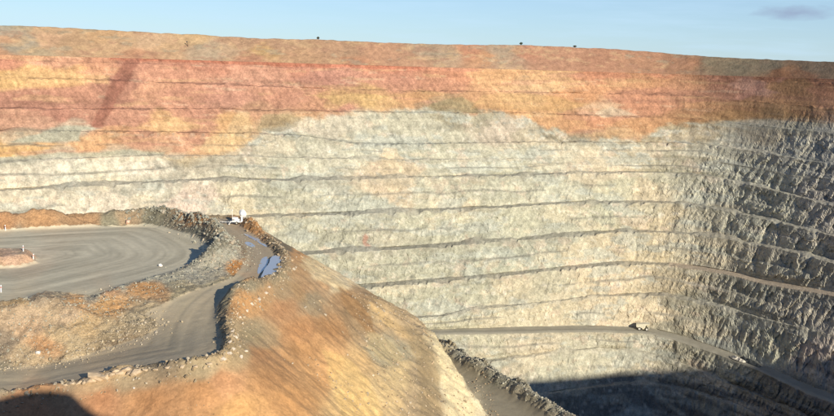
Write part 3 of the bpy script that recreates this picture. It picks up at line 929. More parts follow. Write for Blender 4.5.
def spur_height(x, y):
    """returns height, surface class and helper distances"""
    shp = x.shape
    de = seg_dist(x, y, EDGE_OPEN)
    inp = inside(x, y, PLAT)
    dS = np.where(inp, de, -de)
    wob = fbm(x / 7, y / 7, 0.5, 3, 401)
    dA = seg_dist(x, y, A_LINE)
    inA = inside(x, y, A_POLY)
    sA = np.where(inA, dA, -dA)
    dM = seg_dist(x, y, M_LINE)
    inM = inside(x, y, M_POLY)
    sM = np.where(inM, dM, -dM)
    # ramp B falls away to the left
    dl = np.clip((-x - 30) / 38, 0, 1)
    drop = 7.2 * (0.6 * dl + 0.4 * dl * dl * (3 - 2 * dl)) * (1 - sstep(158, 192, y)) + 0.03 * np.maximum(-x - 72, 0)
    m = sstep(0, 1, (sM + 1.4 * wob) / 15.0)
    top = ZA - drop * (1 - m)
    bank = np.clip(np.minimum(sM / 3, (16 - sM) / 5), 0, 1) * inM * sstep(.5, 3, drop)
    top = top + bank * (0.55 * fbm(x / 3.5, y / 3.5, 2, 3, 405) + 0.5)
    # crest mound of the bank
    top = top + 1.3 * np.exp(-((sM - 15.5) / 3.0) ** 2) * inM * sstep(.8, 3, drop) * (0.7 + 0.6 * wob)
    # berms around loop road A: bigger rock pile on its right end
    rb = sstep(-70, -58, x) * (1 - sstep(262, 278, y))
    farb = sstep(215, 235, y) * (1 - rb)
    hA = 1.5 + 0.7 * fbm(x / 8, y / 8, 6, 3, 407) + 3.8 * rb * sstep(200, 222, y) + 3.2 * farb
    wA = 2.0 + 1.0 * rb + 1.5 * farb
    bermA = hA * np.exp(-(dA / wA) ** 2) * (1 + 0.30 * wob)
    # wide rubble shoulder outside the right of the loop
    should = np.clip(1 + sA / (13.0 - 6.5 * sstep(195, 222, y)), 0, 1) * (sA < 0) * sstep(-84, -62, x) * (1 - sstep(236, 256, y)) * 0.9
    inner_floor = -0.15 * inA * np.clip(dA - 3, 0, 4)
    h = top + np.maximum(bermA, should * 1.6) + inner_floor * 0
    # island
    di = seg_dist(x, y, ISLAND, True)
    ii = inside(x, y, ISLAND)
    si = np.where(ii, di, -di)
    h = h + 2.2 * sstep(-1.2, 2.6, si + 0.5 * wob) * (1 + .15 * wob)
    # outer safety berm
    near_w = sstep(-74, -30, x)
    vb = 0.75 + 0.5 * fbm(x / 5, y / 5, 3.3, 3, 411)
    orange_b = np.exp(-(((x + 37) / 6) ** 2 + ((y - 186) / 13) ** 2))
    far_or = np.exp(-(((x + 48) / 7) ** 2 + ((y - 266) / 10) ** 2))
    nearb = 1 - sstep(158, 176, y)
    turnb = np.exp(-(((x + 33) / 7) ** 2 + ((y - 160) / 10) ** 2))
    pile = np.exp(-(((x + 50) / 2.2) ** 2)) * 1.0 + np.exp(-(((x + 41) / 1.6) ** 2)) * 0.6 + np.exp(-(((x + 62) / 1.8) ** 2)) * 0.5
    hb = 0.8 * vb * (1 - .45 * nearb) + 0.2 + nearb * (0.05 + 0.7 * fbm(x / 3.0, y / 9, 8.1, 3, 413) + pile) + 0.6 * turnb + 2.8 * orange_b + 1.9 * far_or
    hb = np.maximum(hb, 0.25)
    wb = 1.6 - 0.45 * nearb + 1.9 * orange_b + 1.2 * far_or
    off = dS - 0.8 - 1.2 * orange_b
    ob = hb * np.exp(-(off / wb) ** 2)
    # ruts on the road where the ramp turns
    h = h + np.where(dS > -0.5, ob, hb * np.exp(-((0.5 + 0.8 + 1.2 * orange_b) / wb) ** 2) * np.exp(np.minimum(dS, 0) / 2.0))
    # flank
    o = np.maximum(-dS, 0)
    slope = 0.575 + 0.24 * (1 - sstep(205, 246, y)) + 0.05 * fbm(x / 40, y / 40, 7, 2, 415)
    rill = -0.55 * np.abs(vnoise((x * 0.25 + y) / 2.6 + 0.6 * wob, (x - .25 * y) / 46, 3.1, 421)) * sstep(3, 14, o)
    hump = (fbm(x / 16, y / 16, 9, 3, 425) * 0.9 - 0.7) * sstep(2, 16, o)
    fl = h - o * slope + hump + 0.45 * fbm(x / 3.5, y / 3.5, 1.1, 3, 427) * sstep(1, 8, o) + (0.55 * fbm(x / 4.5, y / 4.5, 6.1, 3, 429, .5) - 0.35 * np.abs(vnoise((x * .4 + y) / 5 + wob, (x - .4 * y) / 40, 5, 433))) * sstep(-24, -6, x) * sstep(1, 8, o)
    gw = (x * .3 + y) / 7.5 + 1.1 * fbm(x / 14, y / 14, 4, 3, 437)
    fl = fl - 0.7 * np.clip(0.55 - np.abs(vnoise(gw, (x - .3 * y) / 60, 5, 438)) * 2.2, 0, 1) * sstep(4, 22, o)
    bb, be = blocks((x + .3 * y) / 1.5, (y - .3 * x) / 1.1, 439)
    fl = fl + (0.06 * bb + 0.10 * fbm(x / 1.6, y / 1.6, 2, 3, 440)) * sstep(1, 6, o) * (0.45 + 0.9 * sstep(-22, -4, x))
    h = np.where(dS < 0, fl, h)
    # lower road C cut into the flank
    dci = seg_dist(x, y, C_IN)
    inI = inside(x, y, IN_POLY)
    cut = -94 + 1.75 * dci + 1.3 * fbm(x / 4, y / 4, 11, 3, 431)
    dco = seg_dist(x, y, C_OUT)
    inC = inside(x, y, C_POLY)
    cberm = 3.4 * np.exp(-((dco - 1.5 * inC) / 3.1) ** 2) * (1 + .22 * fbm(x / 4, y / 4, 4, 3, 441))
    road_c = -94 + cberm + 0.05 * wob
    outside = -94 + cberm - 1.15 * np.maximum(dco - 1, 0) + 2 * fbm(x / 9, y / 9, 1, 3, 445)
    h2 = np.where(inI, np.minimum(h, cut), np.where(inC, road_c, outside))
    cutmask = inI & (cut < h)
    # surface class
    cls = np.zeros(shp, np.int8)                      # 0 soil flank
    cls[inp] = 1                                      # road B
    cls[inA & (dA > 2.2 + 1.5 * rb + 2.6 * farb)] = 2              # loop road A
    bermy = inp & ((dA < 2.2 + 1.5 * rb + 2.6 * farb) | ((sA < 0) & (should > 0.10)))
    cls[bermy] = 3                                    # rock berm
    cls[ii & (si > -0.6)] = 4                         # island mound
    cls[inM & (sM < 17) & (drop > 0.8)] = 5           # bank
    cls[inp & (off < 1.2 * wb)] = 6                   # outer berm
    cls[inC] = 7
    cls[(dco < 4.2) & ~inI] = 8
    cls[(~inI) & ~inC & (dco >= 4.2)] = 0
    cls[cutmask] = 9
    rgh = np.choose(cls, [0.16, 0.05, 0.03, 0.42, 0.3, 0.45, 0.45, 0.04, 0.45, 0.6]).astype(np.float32)
    cb_, _e = blocks((x + .4 * wob) / 0.9, (y + .4 * wob) / 0.9, 449)
    h2 = h2 + rgh * 0.5 * cb_ * np.isin(cls, (3, 5, 6, 8, 9))
    h2 = h2 + rgh * (fbm(x / 2.1, y / 2.1, h2 / 4, 4, 451, 0.6))
    # wheel ruts
    rut = (cls == 1)
    h2 = h2 - rut * 0.16 * np.clip(vnoise(dS / 1.3, (x + y) / 60, 2, 455), 0, 1)
    return h2, cls, dS, sA, dco


GX = np.arange(-136, 72.01, 0.42)
GY = np.arange(96, 336.01, 0.42)
gx, gy = np.meshgrid(GX, GY)
gh, gcls, gdS, gsA, gdco = spur_height(gx.astype(np.float32), gy.astype(np.float32))
# broad edges of berms blend with a little noise
SPUR_SEEDS = [
    (0, 224, 190, 138, 86), (40, 222, 196, 146, 92), (85, 221, 186, 142, 94), (110, 222, 156, 146, 114), (150, 220, 142, 134, 106), (128, 221, 180, 150, 110), (195, 232, 138, 132, 110), (215, 245, 132, 126, 104),
    (20, 240, 186, 174, 142), (100, 250, 184, 174, 144), (150, 240, 182, 172, 144), (60, 280, 176, 166, 136), (0, 285, 182, 168, 138), (180, 255, 182, 172, 140),
    (10, 262, 228, 182, 142), (28, 262, 226, 178, 134), (0, 267, 200, 160, 118),
    (150, 278, 184, 178, 152), (190, 272, 186, 178, 152), (215, 265, 182, 174, 148), (230, 255, 186, 178, 152), (90, 296, 176, 168, 140), (120, 284, 184, 178, 152), (170, 280, 182, 174, 146), (238, 280, 176, 160, 120), (225, 290, 170, 160, 124),
    (240, 266, 212, 152, 88), (246, 272, 208, 148, 86), (145, 288, 204, 156, 100), (160, 291, 198, 152, 100), (112, 288, 196, 150, 104), (180, 290, 176, 160, 122),
    (15, 296, 214, 180, 118), (40, 300, 172, 154, 120), (50, 310, 206, 180, 134), (80, 302, 218, 170, 104), (105, 304, 228, 178, 104), (115, 308, 226, 174, 102), (70, 315, 202, 176, 134), (20, 318, 204, 178, 136), (5, 340, 160, 144, 114), (25, 325, 214, 180, 132), (45, 345, 206, 158, 100), (60, 335, 206, 180, 128), (85, 325, 210, 180, 122), (30, 355, 204, 180, 132), (75, 345, 204, 182, 132), (110, 330, 190, 170, 124), (135, 318, 174, 160, 122), (150, 312, 186, 170, 128),
    (180, 340, 160, 147, 115), (120, 345, 166, 146, 108), (60, 372, 158, 146, 118), (150, 355, 154, 142, 110), (200, 310, 168, 152, 118), (215, 330, 158, 146, 112), (0, 375, 156, 146, 118), (180, 300, 172, 158, 120),
    (215, 222, 166, 146, 110), (245, 240, 160, 132, 98), (258, 250, 156, 130, 98), (272, 262, 150, 138, 112), (245, 270, 164, 146, 110), (250, 285, 166, 150, 114), (225, 302, 160, 146, 112),
    (200, 217, 206, 146, 80), (255, 226, 212, 152, 82), (262, 231, 208, 148, 82), (272, 239, 142, 126, 96), (284, 247, 130, 116, 90), (250, 300, 214, 156, 88), (240, 306, 216, 158, 90), (262, 292, 196, 152, 98), (280, 275, 170, 150, 110), (234, 330, 196, 166, 116), (234, 352, 196, 166, 114), (200, 366, 190, 166, 120), (130, 376, 196, 168, 122), (95, 384, 204, 168, 118), (40, 392, 190, 140, 90),
    (250, 334, 182, 160, 116), (262, 340, 188, 156, 108), (282, 290, 184, 152, 106), (300, 292, 192, 146, 94),
    (200, 392, 214, 152, 88), (100, 398, 212, 146, 90), (150, 400, 216, 152, 88), (222, 380, 210, 150, 94), (30, 405, 204, 140, 86), (240, 410, 222, 164, 90), (300, 330, 200, 142, 82), (330, 360, 230, 170, 98), (350, 400, 238, 192, 116), (290, 400, 220, 158, 86), (280, 310, 196, 142, 88), (300, 270, 196, 152, 98),
    (310, 262, 222, 186, 126), (322, 272, 230, 202, 148), (338, 284, 230, 206, 156), (326, 284, 200, 156, 104), (345, 300, 184, 142, 92), (358, 310, 162, 130, 86), (362, 325, 170, 138, 94), (380, 318, 208, 174, 118), (370, 330, 186, 152, 106), (385, 345, 184, 168, 128), (378, 352, 178, 164, 126), (395, 352, 178, 164, 126), (400, 375, 218, 186, 124), (330, 330, 190, 138, 80), (360, 360, 222, 178, 110), (380, 400, 226, 190, 124), (405, 335, 196, 166, 118), (430, 350, 176, 154, 112), (418, 375, 178, 152, 110), (425, 400, 186, 158, 114), (440, 372, 206, 182, 132), (450, 385, 228, 208, 160), (465, 405, 232, 212, 164), (442, 345, 218, 196, 146), (300, 255, 204, 152, 92), (320, 380, 226, 166, 94), (270, 380, 206, 148, 84), (260, 355, 200, 144, 86), (345, 385, 240, 196, 124), (310, 300, 168, 146, 108), (305, 350, 204, 148, 84),
    (500, 400, 172, 158, 126), (470, 380, 174, 160, 126), (540, 415, 170, 156, 124), (500, 375, 160, 152, 124), (460, 352, 152, 146, 122), (550, 402, 158, 148, 120),
]
SPUR_SEEDS = [(a_, b_, c_, d_ - 5, e_ - 3) if (a_ < 165 and 295 < b_ < 366) else (a_, b_, c_, d_, e_) for a_, b_, c_, d_, e_ in SPUR_SEEDS]
gv = np.stack([gx, gy, gh], -1).reshape(-1, 3)
gc_ = gcls.reshape(-1)


SPUR_UNITS = [
    ((232, 206, 158), .8, [(302, 254), (312, 258), (326, 268), (342, 282), (348, 292), (338, 292), (324, 284), (312, 272), (304, 262)]),
    ((168, 130, 88), .75, [(340, 288), (352, 294), (362, 304), (372, 320), (376, 334), (366, 334), (356, 318), (346, 304)]),
    ((194, 172, 128), .7, [(366, 332), (380, 334), (394, 344), (404, 356), (396, 364), (380, 358), (368, 346)]),
    ((212, 178, 124), .6, [(368, 300), (386, 312), (404, 330), (412, 344), (398, 336), (380, 320)]),
    ((164, 142, 106), .7, [(404, 326), (420, 334), (432, 352), (438, 380), (442, 418), (418, 418), (420, 388), (416, 360), (408, 342)]),
    ((234, 214, 168), .85, [(432, 334), (441, 337), (450, 352), (462, 376), (476, 418), (446, 418), (442, 384), (438, 356)]),
    ((240, 200, 130), .55, [(322, 350), (345, 356), (370, 380), (384, 418), (346, 418), (330, 384)]),
    ((184, 162, 120), .5, [(236, 330), (252, 328), (262, 338), (260, 344), (244, 340)]),
    ((180, 150, 108), .5, [(286, 284), (298, 282), (308, 296), (306, 304), (294, 300)]),
    ((214, 152, 90), .8, [(228, 270), (236, 258), (246, 262), (252, 274), (246, 280), (234, 278)]),
    ((206, 156, 104), .75, [(124, 288), (136, 283), (156, 285), (164, 292), (146, 297), (128, 296)]),
]


def spur_colours(v, cls, dS, sA):
    px, py = project(v[:, 0], v[:, 1], v[:, 2])
    px = np.clip(px, -30, 640)
    py = np.clip(py, 205, 430)
    wx = fbm(v[:, 0] / 6, v[:, 1] / 6, v[:, 2] / 6, 5, 501, .5) * 8
    wy = fbm(v[:, 0] / 6, v[:, 1] / 6, v[:, 2] / 6, 4, 511) * 7
    c = 0.55 * seeds_colour(SPUR_SEEDS, px + wx, py + wy, 0.75, 1.0, 8.0) + 0.45 * seeds_colour(SPUR_SEEDS, px + wx * .4, py, 0.75, 1.0, 3.0)
    c = grade(c, 0.84) / (KLIT * 0.78)
    ux, uy = px + wx * .5, py + wy * .6
    for col_, op, poly in SPUR_UNITS:
        pa = np.array(poly)
        ids = np.where((ux > pa[:, 0].min() - 6) & (ux < pa[:, 0].max() + 6) & (uy > pa[:, 1].min() - 5) & (uy < pa[:, 1].max() + 5) & np.isin(cls, (0, 3, 5, 6, 9)))[0]
        dd = seg_dist(ux[ids], uy[ids], poly, True)
        m = (sstep(-2.0, 2.0, np.where(inside(ux[ids], uy[ids], poly), dd, -dd)) * op)[:, None]
        c[ids] = c[ids] * (1 - m) + m * lin(col_) / (KLIT * .8)
    g = 1 + 0.13 * fbm(v[:, 0] / 3.5, v[:, 1] / 3.5, v[:, 2] / 2, 4, 521) + 0.12 * fbm(v[:, 0] / 1.1, v[:, 1] / 1.1, v[:, 2] / 1, 3, 531)
    g = np.where(cls == 0, 1 + (g - 1) * 0.5, g)
    flat = np.isin(cls, (1, 2, 7))
    g = np.where(flat, 1 + (g - 1) * 0.35, g)
    c = c * g[:, None]
    # streaks of fines washed down the flank
    fl = (cls == 0) & (dS < -4)
    st = fbm((v[:, 0] * .25 + v[:, 1]) / 1.8 + 2 * fbm(v[:, 0] / 9, v[:, 1] / 9, 0, 3, 545), (v[:, 0] - .25 * v[:, 1]) / 26, 1.3, 4, 541)
    c = np.where(fl[:, None], c * (1 + 0.0 * st)[:, None], c)
    # graded road: tyre tracks running round the loop
    tone = np.array([0.65, 0.565, 0.385])
    toneB = np.array([0.61, 0.49, 0.315])
    a2 = cls == 2
    trk = fbm(sA / 2.6, np.arctan2(v[:, 0] + 95, v[:, 1] - 222) * 1.2, 0.2, 4, 551)
    trk2 = vnoise(sA / 0.7, np.arctan2(v[:, 0] + 95, v[:, 1] - 222) * 2.0, 4.2, 555)
    ca = tone[None] * (1 + 0.30 * trk + 0.15 * trk2)[:, None] * np.array([1, 1, 1])
    c = np.where(a2[:, None], ca * 0.75 + c * 0.25, c)
    b2 = cls == 1
    trb = fbm(dS / 2.0, (v[:, 0] - v[:, 1]) / 40, 0.2, 4, 561)
    cb = toneB[None] * (1 + 0.22 * trb)[:, None]
    c = np.where(b2[:, None], cb * 0.55 + c * 0.45, c)
    return np.clip(c, 0.01, 0.8)


gcol = spur_colours(gv, gc_, gdS.reshape(-1), gsA.reshape(-1))
nX, nY = len(GX), len(GY)
i = np.arange(nY - 1)[:, None]
j = np.arange(nX - 1)[None]
a = i * nX + j
gq = np.stack([a, a + 1, a + nX + 1, a + nX], -1).reshape(-1, 4)
qc = gc_[gq[:, 0]]
for cl, nm, mt in ((0, 'spur_slope', M_SLOPE), (1, 'haul_road', M_ROAD), (2, 'loop_road', M_ROAD), (3, 'rock_berm', M_SOIL), (4, 'road_island', M_SOIL),
                   (5, 'soil_bank', M_SOIL), (6, 'safety_berm', M_SOIL), (7, 'lower_haul_road', M_ROAD), (8, 'lower_road_berm', M_SOIL), (9, 'cut_face', M_SOIL)):
    q = gq[qc == cl]
    if len(q):
        tag(sub_mesh(nm, gv, q, mt, gcol), kind='structure')

# coarse continuation of the spur and the pit below it
KX = np.arange(-560, 520, 6.0)
KY = np.arange(-20, 760, 6.0)
kx, ky = np.meshgrid(KX, KY)
kh, kcls, kdS, ksA, kdco = spur_height(kx.astype(np.float32), ky.astype(np.float32))
kh = np.maximum(kh, -305 + 3 * fbm(kx / 40, ky / 40, 0, 3, 601))
kin = (kx > -133) & (kx < 69) & (ky > 99) & (ky < 333)
hole = (kx > -139) & (kx < 75) & (ky > 93) & (ky < 339)
kh = np.where(hole, kh - 3.5, kh)
kv = np.stack([kx, ky, kh], -1).reshape(-1, 3)
kc = spur_colours(kv, np.zeros(len(kv), np.int8), kdS.reshape(-1), ksA.reshape(-1))
i = np.arange(len(KY) - 1)[:, None]
j = np.arange(len(KX) - 1)[None]
a = i * len(KX) + j
kq = np.stack([a, a + 1, a + len(KX) + 1, a + len(KX)], -1).reshape(-1, 4)
kinv = kin.reshape(-1)
drop_ = kinv[kq].all(1)
# keep clear of the near wall and the far wall
tag(sub_mesh('pit_floor', kv, kq[~drop_], M_SOIL, kc), kind='structure')


def ground(x, y):
    fx = (np.asarray(x, float) - GX[0]) / 0.42
    fy = (np.asarray(y, float) - GY[0]) / 0.42
    ix = np.clip(np.floor(fx).astype(int), 0, nX - 2)
    iy = np.clip(np.floor(fy).astype(int), 0, nY - 2)
    u = np.clip(fx - ix, 0, 1)
    w = np.clip(fy - iy, 0, 1)
    return (gh[iy, ix] * (1 - u) * (1 - w) + gh[iy, ix + 1] * u * (1 - w) + gh[iy + 1, ix] * (1 - u) * w + gh[iy + 1, ix + 1] * u * w)


def drop_px(px, py, z0=-50.0):
    """spot on the spur surface seen at a pixel"""
    a_, t_ = ray(px, py)
    rr = np.arange(100, 340, 0.2)
    zz = ground(rr * np.sin(a_), rr * np.cos(a_))
    below = (-rr * t_) < zz
    k = int(np.argmax(below))
    return float(rr[k] * np.sin(a_)), float(rr[k] * np.cos(a_)), float(zz[k])


# ------------------------------------------------------------------ rubble
phi = (1 + 5 ** .5) / 2
ICO_V = np.array([(-1, phi, 0), (1, phi, 0), (-1, -phi, 0), (1, -phi, 0), (0, -1, phi), (0, 1, phi), (0, -1, -phi), (0, 1, -phi), (phi, 0, -1), (phi, 0, 1), (-phi, 0, -1), (-phi, 0, 1)], float) / math.hypot(1, phi)
ICO_F = np.array([(0, 11, 5), (0, 5, 1), (0, 1, 7), (0, 7, 10), (0, 10, 11), (1, 5, 9), (5, 11, 4), (11, 10, 2), (10, 7, 6), (7, 1, 8), (3, 9, 4), (3, 4, 2), (3, 2, 6), (3, 6, 8), (3, 8, 9), (4, 9, 5), (2, 4, 11), (6, 2, 10), (8, 6, 7), (9, 8, 1)])


def rubble(name, xy, size, cols, sink=0.3):
    n = len(xy)
    z = ground(xy[:, 0], xy[:, 1])
    V = ICO_V[None] * (1 + RNG.uniform(-.42, .38, (n, 12, 1)))
    V = V * (RNG.uniform(.40, 1.35, (n, 1, 3)))
    q = RNG.normal(size=(n, 4))
    q /= np.linalg.norm(q, axis=1)[:, None]
    w, x, y, zq = q.T
    Rm = np.stack([1 - 2 * (y * y + zq * zq), 2 * (x * y - zq * w), 2 * (x * zq + y * w), 2 * (x * y + zq * w), 1 - 2 * (x * x + zq * zq), 2 * (y * zq - x * w), 2 * (x * zq - y * w), 2 * (y * zq + x * w), 1 - 2 * (x * x + y * y)], -1).reshape(n, 3, 3)
    V = np.einsum('nij,nkj->nki', Rm, V) * (0.5 * size)[:, None, None]
    V[:, :, 0] += xy[:, 0, None]
    V[:, :, 1] += xy[:, 1, None]
    V[:, :, 2] += (z + size * (0.42 - sink) * .8)[:, None]
    Fc = (ICO_F[None] + (np.arange(n) * 12)[:, None, None]).reshape(-1, 3)
    C = np.repeat(cols, 12, 0)
    o = mesh_from(name, V.reshape(-1, 3), Fc, M_RUBBLE, C, smooth=False)
    return tag(o, kind='stuff')


def along(line, n, spread, s0=0.0, s1=1.0, bias=0.0):
    pts = np.array(line, float)
    cum = np.concatenate([[0], np.cumsum(np.hypot(*np.diff(pts, axis=0).T))])
    q = (s0 + (s1 - s0) * RNG.random(n)) * cum[-1]
    x = np.interp(q, cum, pts[:, 0])
    y = np.interp(q, cum, pts[:, 1])
    d_ = np.gradient(pts, axis=0)
    d_ /= np.linalg.norm(d_, axis=1)[:, None] + 1e-9
    nx = np.interp(q, cum, -d_[:, 1])
    ny = np.interp(q, cum, d_[:, 0])
    o = RNG.normal(size=n) * spread + bias
    return np.stack([x + nx * o, y + ny * o], -1)


def sizes(n, lo, hi, p=2.5):
    return lo + (hi - lo) * RNG.random(n) ** p


def tones(n, base, var=0.25, alt=None, pa=0.3):
    c = np.tile(np.array(base, float), (n, 1))
    if alt is not None:
        k = RNG.random(n) < pa
        c[k] = np.array(alt)
    return np.clip(c * (1 + RNG.uniform(-var, var, (n, 1))), .02, .8)


GREY = (0.30, 0.285, 0.22)
PALE = (0.44, 0.37, 0.27)
OCH = (0.48, 0.31, 0.16)
Aarc = [at(p[0], p[1], -48.5) for p in A_px]
Aarc_s = smooth_line(Aarc, 2)
n = 1500
rubble('berm_boulders', along(Aarc_s[:len(Aarc_s) * 6 // 10], n, 2.0), sizes(n, .2, 1.2, 2.6), tones(n, GREY, .3, PALE, .15))
n = 3000
xy = along(Aarc_s, n, 3.2, .25, 1.0, 0)
ctr = np.array([-95, 222.0])
rad = xy - ctr
rad /= np.linalg.norm(rad, axis=1)[:, None]
xy = xy + rad * (RNG.random((n, 1)) * 6)
rubble('shoulder_gravel', xy, sizes(n, .12, .5, 3), tones(n, (0.36, 0.34, 0.26), .28, PALE, .2))
Ep = [at(*p) for p in edge_px[:16]]
Es = smooth_line(Ep, 2)
n = 1500
rubble('safety_berm_rubble', along(Es, n, 1.3), sizes(n, .15, .8, 2.6), tones(n, (0.38, 0.29, 0.18), .3, PALE, .25))
n = 1500
rubble('bank_stones', along(M_LINE[6:], 2200, 4.5, 0.1, .95, 6.0), sizes(2200, .08, .4, 3), tones(2200, (0.42, 0.34, 0.22), .3, PALE, .4), .4)
rubble('bank_rubble', along(M_LINE[6:], n, 2.0, 0.15, .9, 1.0), sizes(n, .12, .6, 3), tones(n, (0.42, 0.34, 0.22), .3, PALE, .4))
n = 2600
rubble('lower_berm_rubble', along([p for p in C_OUT if p[1] > 200 and p[0] > -20], n, 1.8), sizes(n, .15, .75), tones(n, (0.36, 0.335, 0.26), .3, PALE, .15))
# loose stones on the flank
n = 5600
fx_, fy_ = RNG.uniform(-75, 24, n * 3), RNG.uniform(128, 262, n * 3)
ok = (spur_height(fx_.astype(np.float32), fy_.astype(np.float32))[2] < -1)
msk = fbm(fx_ / 9, fy_ / 9, 5, 3, 701) + 0.9 * sstep(-26, -2, fx_) + 0.25 * RNG.random(n * 3) > 0.42
sel = np.where(ok & msk)[0][:n]
rubble('slope_stones', np.stack([fx_[sel], fy_[sel]], -1), sizes(len(sel), .12, .75, 4), tones(len(sel), (0.42, 0.31, 0.19), .35, PALE, .3), 0.4)

# ------------------------------------------------------------------ standing water


def puddle(px_pts, label):
    P_ = [drop_px(*p) for p in px_pts]
    P2 = smooth_line(P_, 3, closed=True)
    cx = sum(p[0] for p in P2) / len(P2)
    cy = sum(p[1] for p in P2) / len(P2)
    P2 = [(cx + (x - cx) * (1 + .06 * float(vnoise(x, y, 0, 5))), cy + (y - cy) * (1 + .06 * float(vnoise(x, y, 3, 6)))) for x, y in P2]
    zs = ground(np.array([p[0] * .6 + cx * .4 for p in P2]), np.array([p[1] * .6 + cy * .4 for p in P2]))
    lv = float(np.percentile(zs, 60)) + 0.02
    me = bpy.data.meshes.new('puddle')
    me.from_pydata([(x - cx, y - cy, 0) for x, y in P2], [], [list(range(len(P2)))])
    me.materials.append(M_WATER)
    o = bpy.data.objects.new('puddle', me)
    o.location = (cx, cy, lv)
    COL.objects.link(o)
    tag(o, label, 'puddle', 'rain puddles on the haul road')
    return o


M_WATER, nt, b = new_mat('muddy_water')
b.inputs['Base Color'].default_value = (0.44, 0.42, 0.39, 1)
b.inputs['Roughness'].default_value = 0.16
b.inputs['Specular IOR Level'].default_value = 0.9
b.inputs['IOR'].default_value = 1.6
nz = nt.nodes.new('ShaderNodeTexNoise')
nz.inputs['Scale'].default_value = 1.5
bp = nt.nodes.new('ShaderNodeBump')
bp.inputs['Strength'].default_value = 0.03
nt.links.new(nz.outputs['Fac'], bp.inputs['Height'])
nt.links.new(bp.outputs[0], b.inputs['Normal'])

puddle([(262, 257.5), (269, 256.5), (268, 264), (263, 271), (257, 276), (258, 267)], 'narrow sky blue puddle in the wheel track beside a grey rubble shoulder')
puddle([(272, 257), (284, 257), (284, 263), (279, 269), (271, 275), (262, 281), (257, 283), (262, 275), (269, 266)], 'largest sky blue puddle curving along the dark edge berm')
puddle([(242, 234), (250, 233.5), (258, 237), (265, 242), (270, 246), (264, 246), (256, 241), (248, 237)], 'thin pale puddle streak by the orange soil berm')
puddle([(244, 242), (250, 242), (256, 246.5), (253, 248), (247, 245.5)], 'small pale puddle between wheel tracks below the white radar trailer')


# ------------------------------------------------------------------ small mesh kit
class MB:
    def __init__(self):
        self.bm = bmesh.new()

    def box(self, c, s, rot=None, bev=0.0):
        r = bmesh.ops.create_cube(self.bm, size=1.0)
        M = Matrix.Translation(c) @ (rot.to_4x4() if rot else Matrix.Identity(4)) @ Matrix.Diagonal((s[0], s[1], s[2], 1))
        bmesh.ops.transform(self.bm, matrix=M, verts=r['verts'])
        if bev:
            es = {e for v in r['verts'] for e in v.link_edges}
            bmesh.ops.bevel(self.bm, geom=list(es), offset=bev, segments=2, affect='EDGES')
        return self

    def tube(self, p, q, r0, r1=None, n=12):
        p, q = Vector(p), Vector(q)
        d_ = q - p
        r = bmesh.ops.create_cone(self.bm, cap_ends=True, segments=n, radius1=r0, radius2=r0 if r1 is None else r1, depth=d_.length)
        M = Matrix.Translation((p + q) / 2) @ d_.to_track_quat('Z', 'Y').to_matrix().to_4x4()
        bmesh.ops.transform(self.bm, matrix=M, verts=r['verts'])
        return self

    def lathe(self, prof, origin, axis, n=24):
        q = Vector(axis).to_track_quat('Z', 'Y')
        rings = []
        for r_, h_ in prof:
            rings.append([self.bm.verts.new(Vector(origin) + q @ Vector((r_ * math.cos(2 * math.pi * k / n), r_ * math.sin(2 * math.pi * k / n), h_))) for k in range(n)])
        for a_, b_ in zip(rings[:-1], rings[1:]):
            for k in range(n):
                self.bm.faces.new((a_[k], a_[(k + 1) % n], b_[(k + 1) % n], b_[k]))
        return self

    def poly(self, prof, y0, y1, ax='y'):
        """extruded outline given in x,z"""
        f_ = [self.bm.verts.new((x, y0, z)) for x, z in prof]
        g_ = [self.bm.verts.new((x, y1, z)) for x, z in prof]
        self.bm.faces.new(f_)
        self.bm.faces.new(list(reversed(g_)))
        n_ = len(prof)
        for k in range(n_):
            self.bm.faces.new((f_[k], g_[k], g_[(k + 1) % n_], f_[(k + 1) % n_]))
        return self

    def build(self, name, mat, parent=None, smooth=False):
        bmesh.ops.recalc_face_normals(self.bm, faces=self.bm.faces)
        me = bpy.data.meshes.new(name)
        self.bm.to_mesh(me)
        self.bm.free()
        me.materials.append(mat)
        if smooth:
            for p in me.polygons:
                p.use_smooth = True
        o = bpy.data.objects.new(name, me)
        COL.objects.link(o)
        o.parent = parent
        return o


M_WHITE = flat_mat('white_paint', (0.80, 0.78, 0.74), 0.45, 0.06)
M_CREAM = flat_mat('cream_paint', (0.74, 0.68, 0.50), 0.5, 0.10, 1.0)
M_DARK = flat_mat('dark_panel', (0.03, 0.035, 0.06), 0.25, 0.2)
M_STEEL = flat_mat('dull_steel', (0.30, 0.29, 0.28), 0.5, 0.15, metallic=0.6)
M_TYRE = flat_mat('tyre_rubber', (0.045, 0.042, 0.04), 0.9, 0.3)
M_RIM = flat_mat('dusty_rim', (0.62, 0.58, 0.48), 0.7, 0.1)
M_GLASS = flat_mat('dark_glass', (0.02, 0.025, 0.03), 0.1, 0.1)
M_RED = flat_mat('red_marker', (0.55, 0.08, 0.05), 0.6, 0.1)
M_BARK = flat_mat('bark', (0.12, 0.085, 0.06), 0.9, 0.3)
M_LEAF = flat_mat('eucalypt_leaf', (0.07, 0.09, 0.045), 0.8, 0.4, 2.0)
M_LEAF2 = flat_mat('dry_leaf', (0.09, 0.08, 0.045), 0.85, 0.4, 2.0)
M_PALE = flat_mat('pale_rock', (0.62, 0.52, 0.40), 0.9, 0.2, 2.0, bump=0.5)
M_SLAB = flat_mat('tan_rock', (0.50, 0.38, 0.25), 0.9, 0.28, 1.5, bump=0.6)
M_QUARTZ = flat_mat('white_rock', (0.76, 0.70, 0.62), 0.85, 0.12, 2.0, bump=0.4)

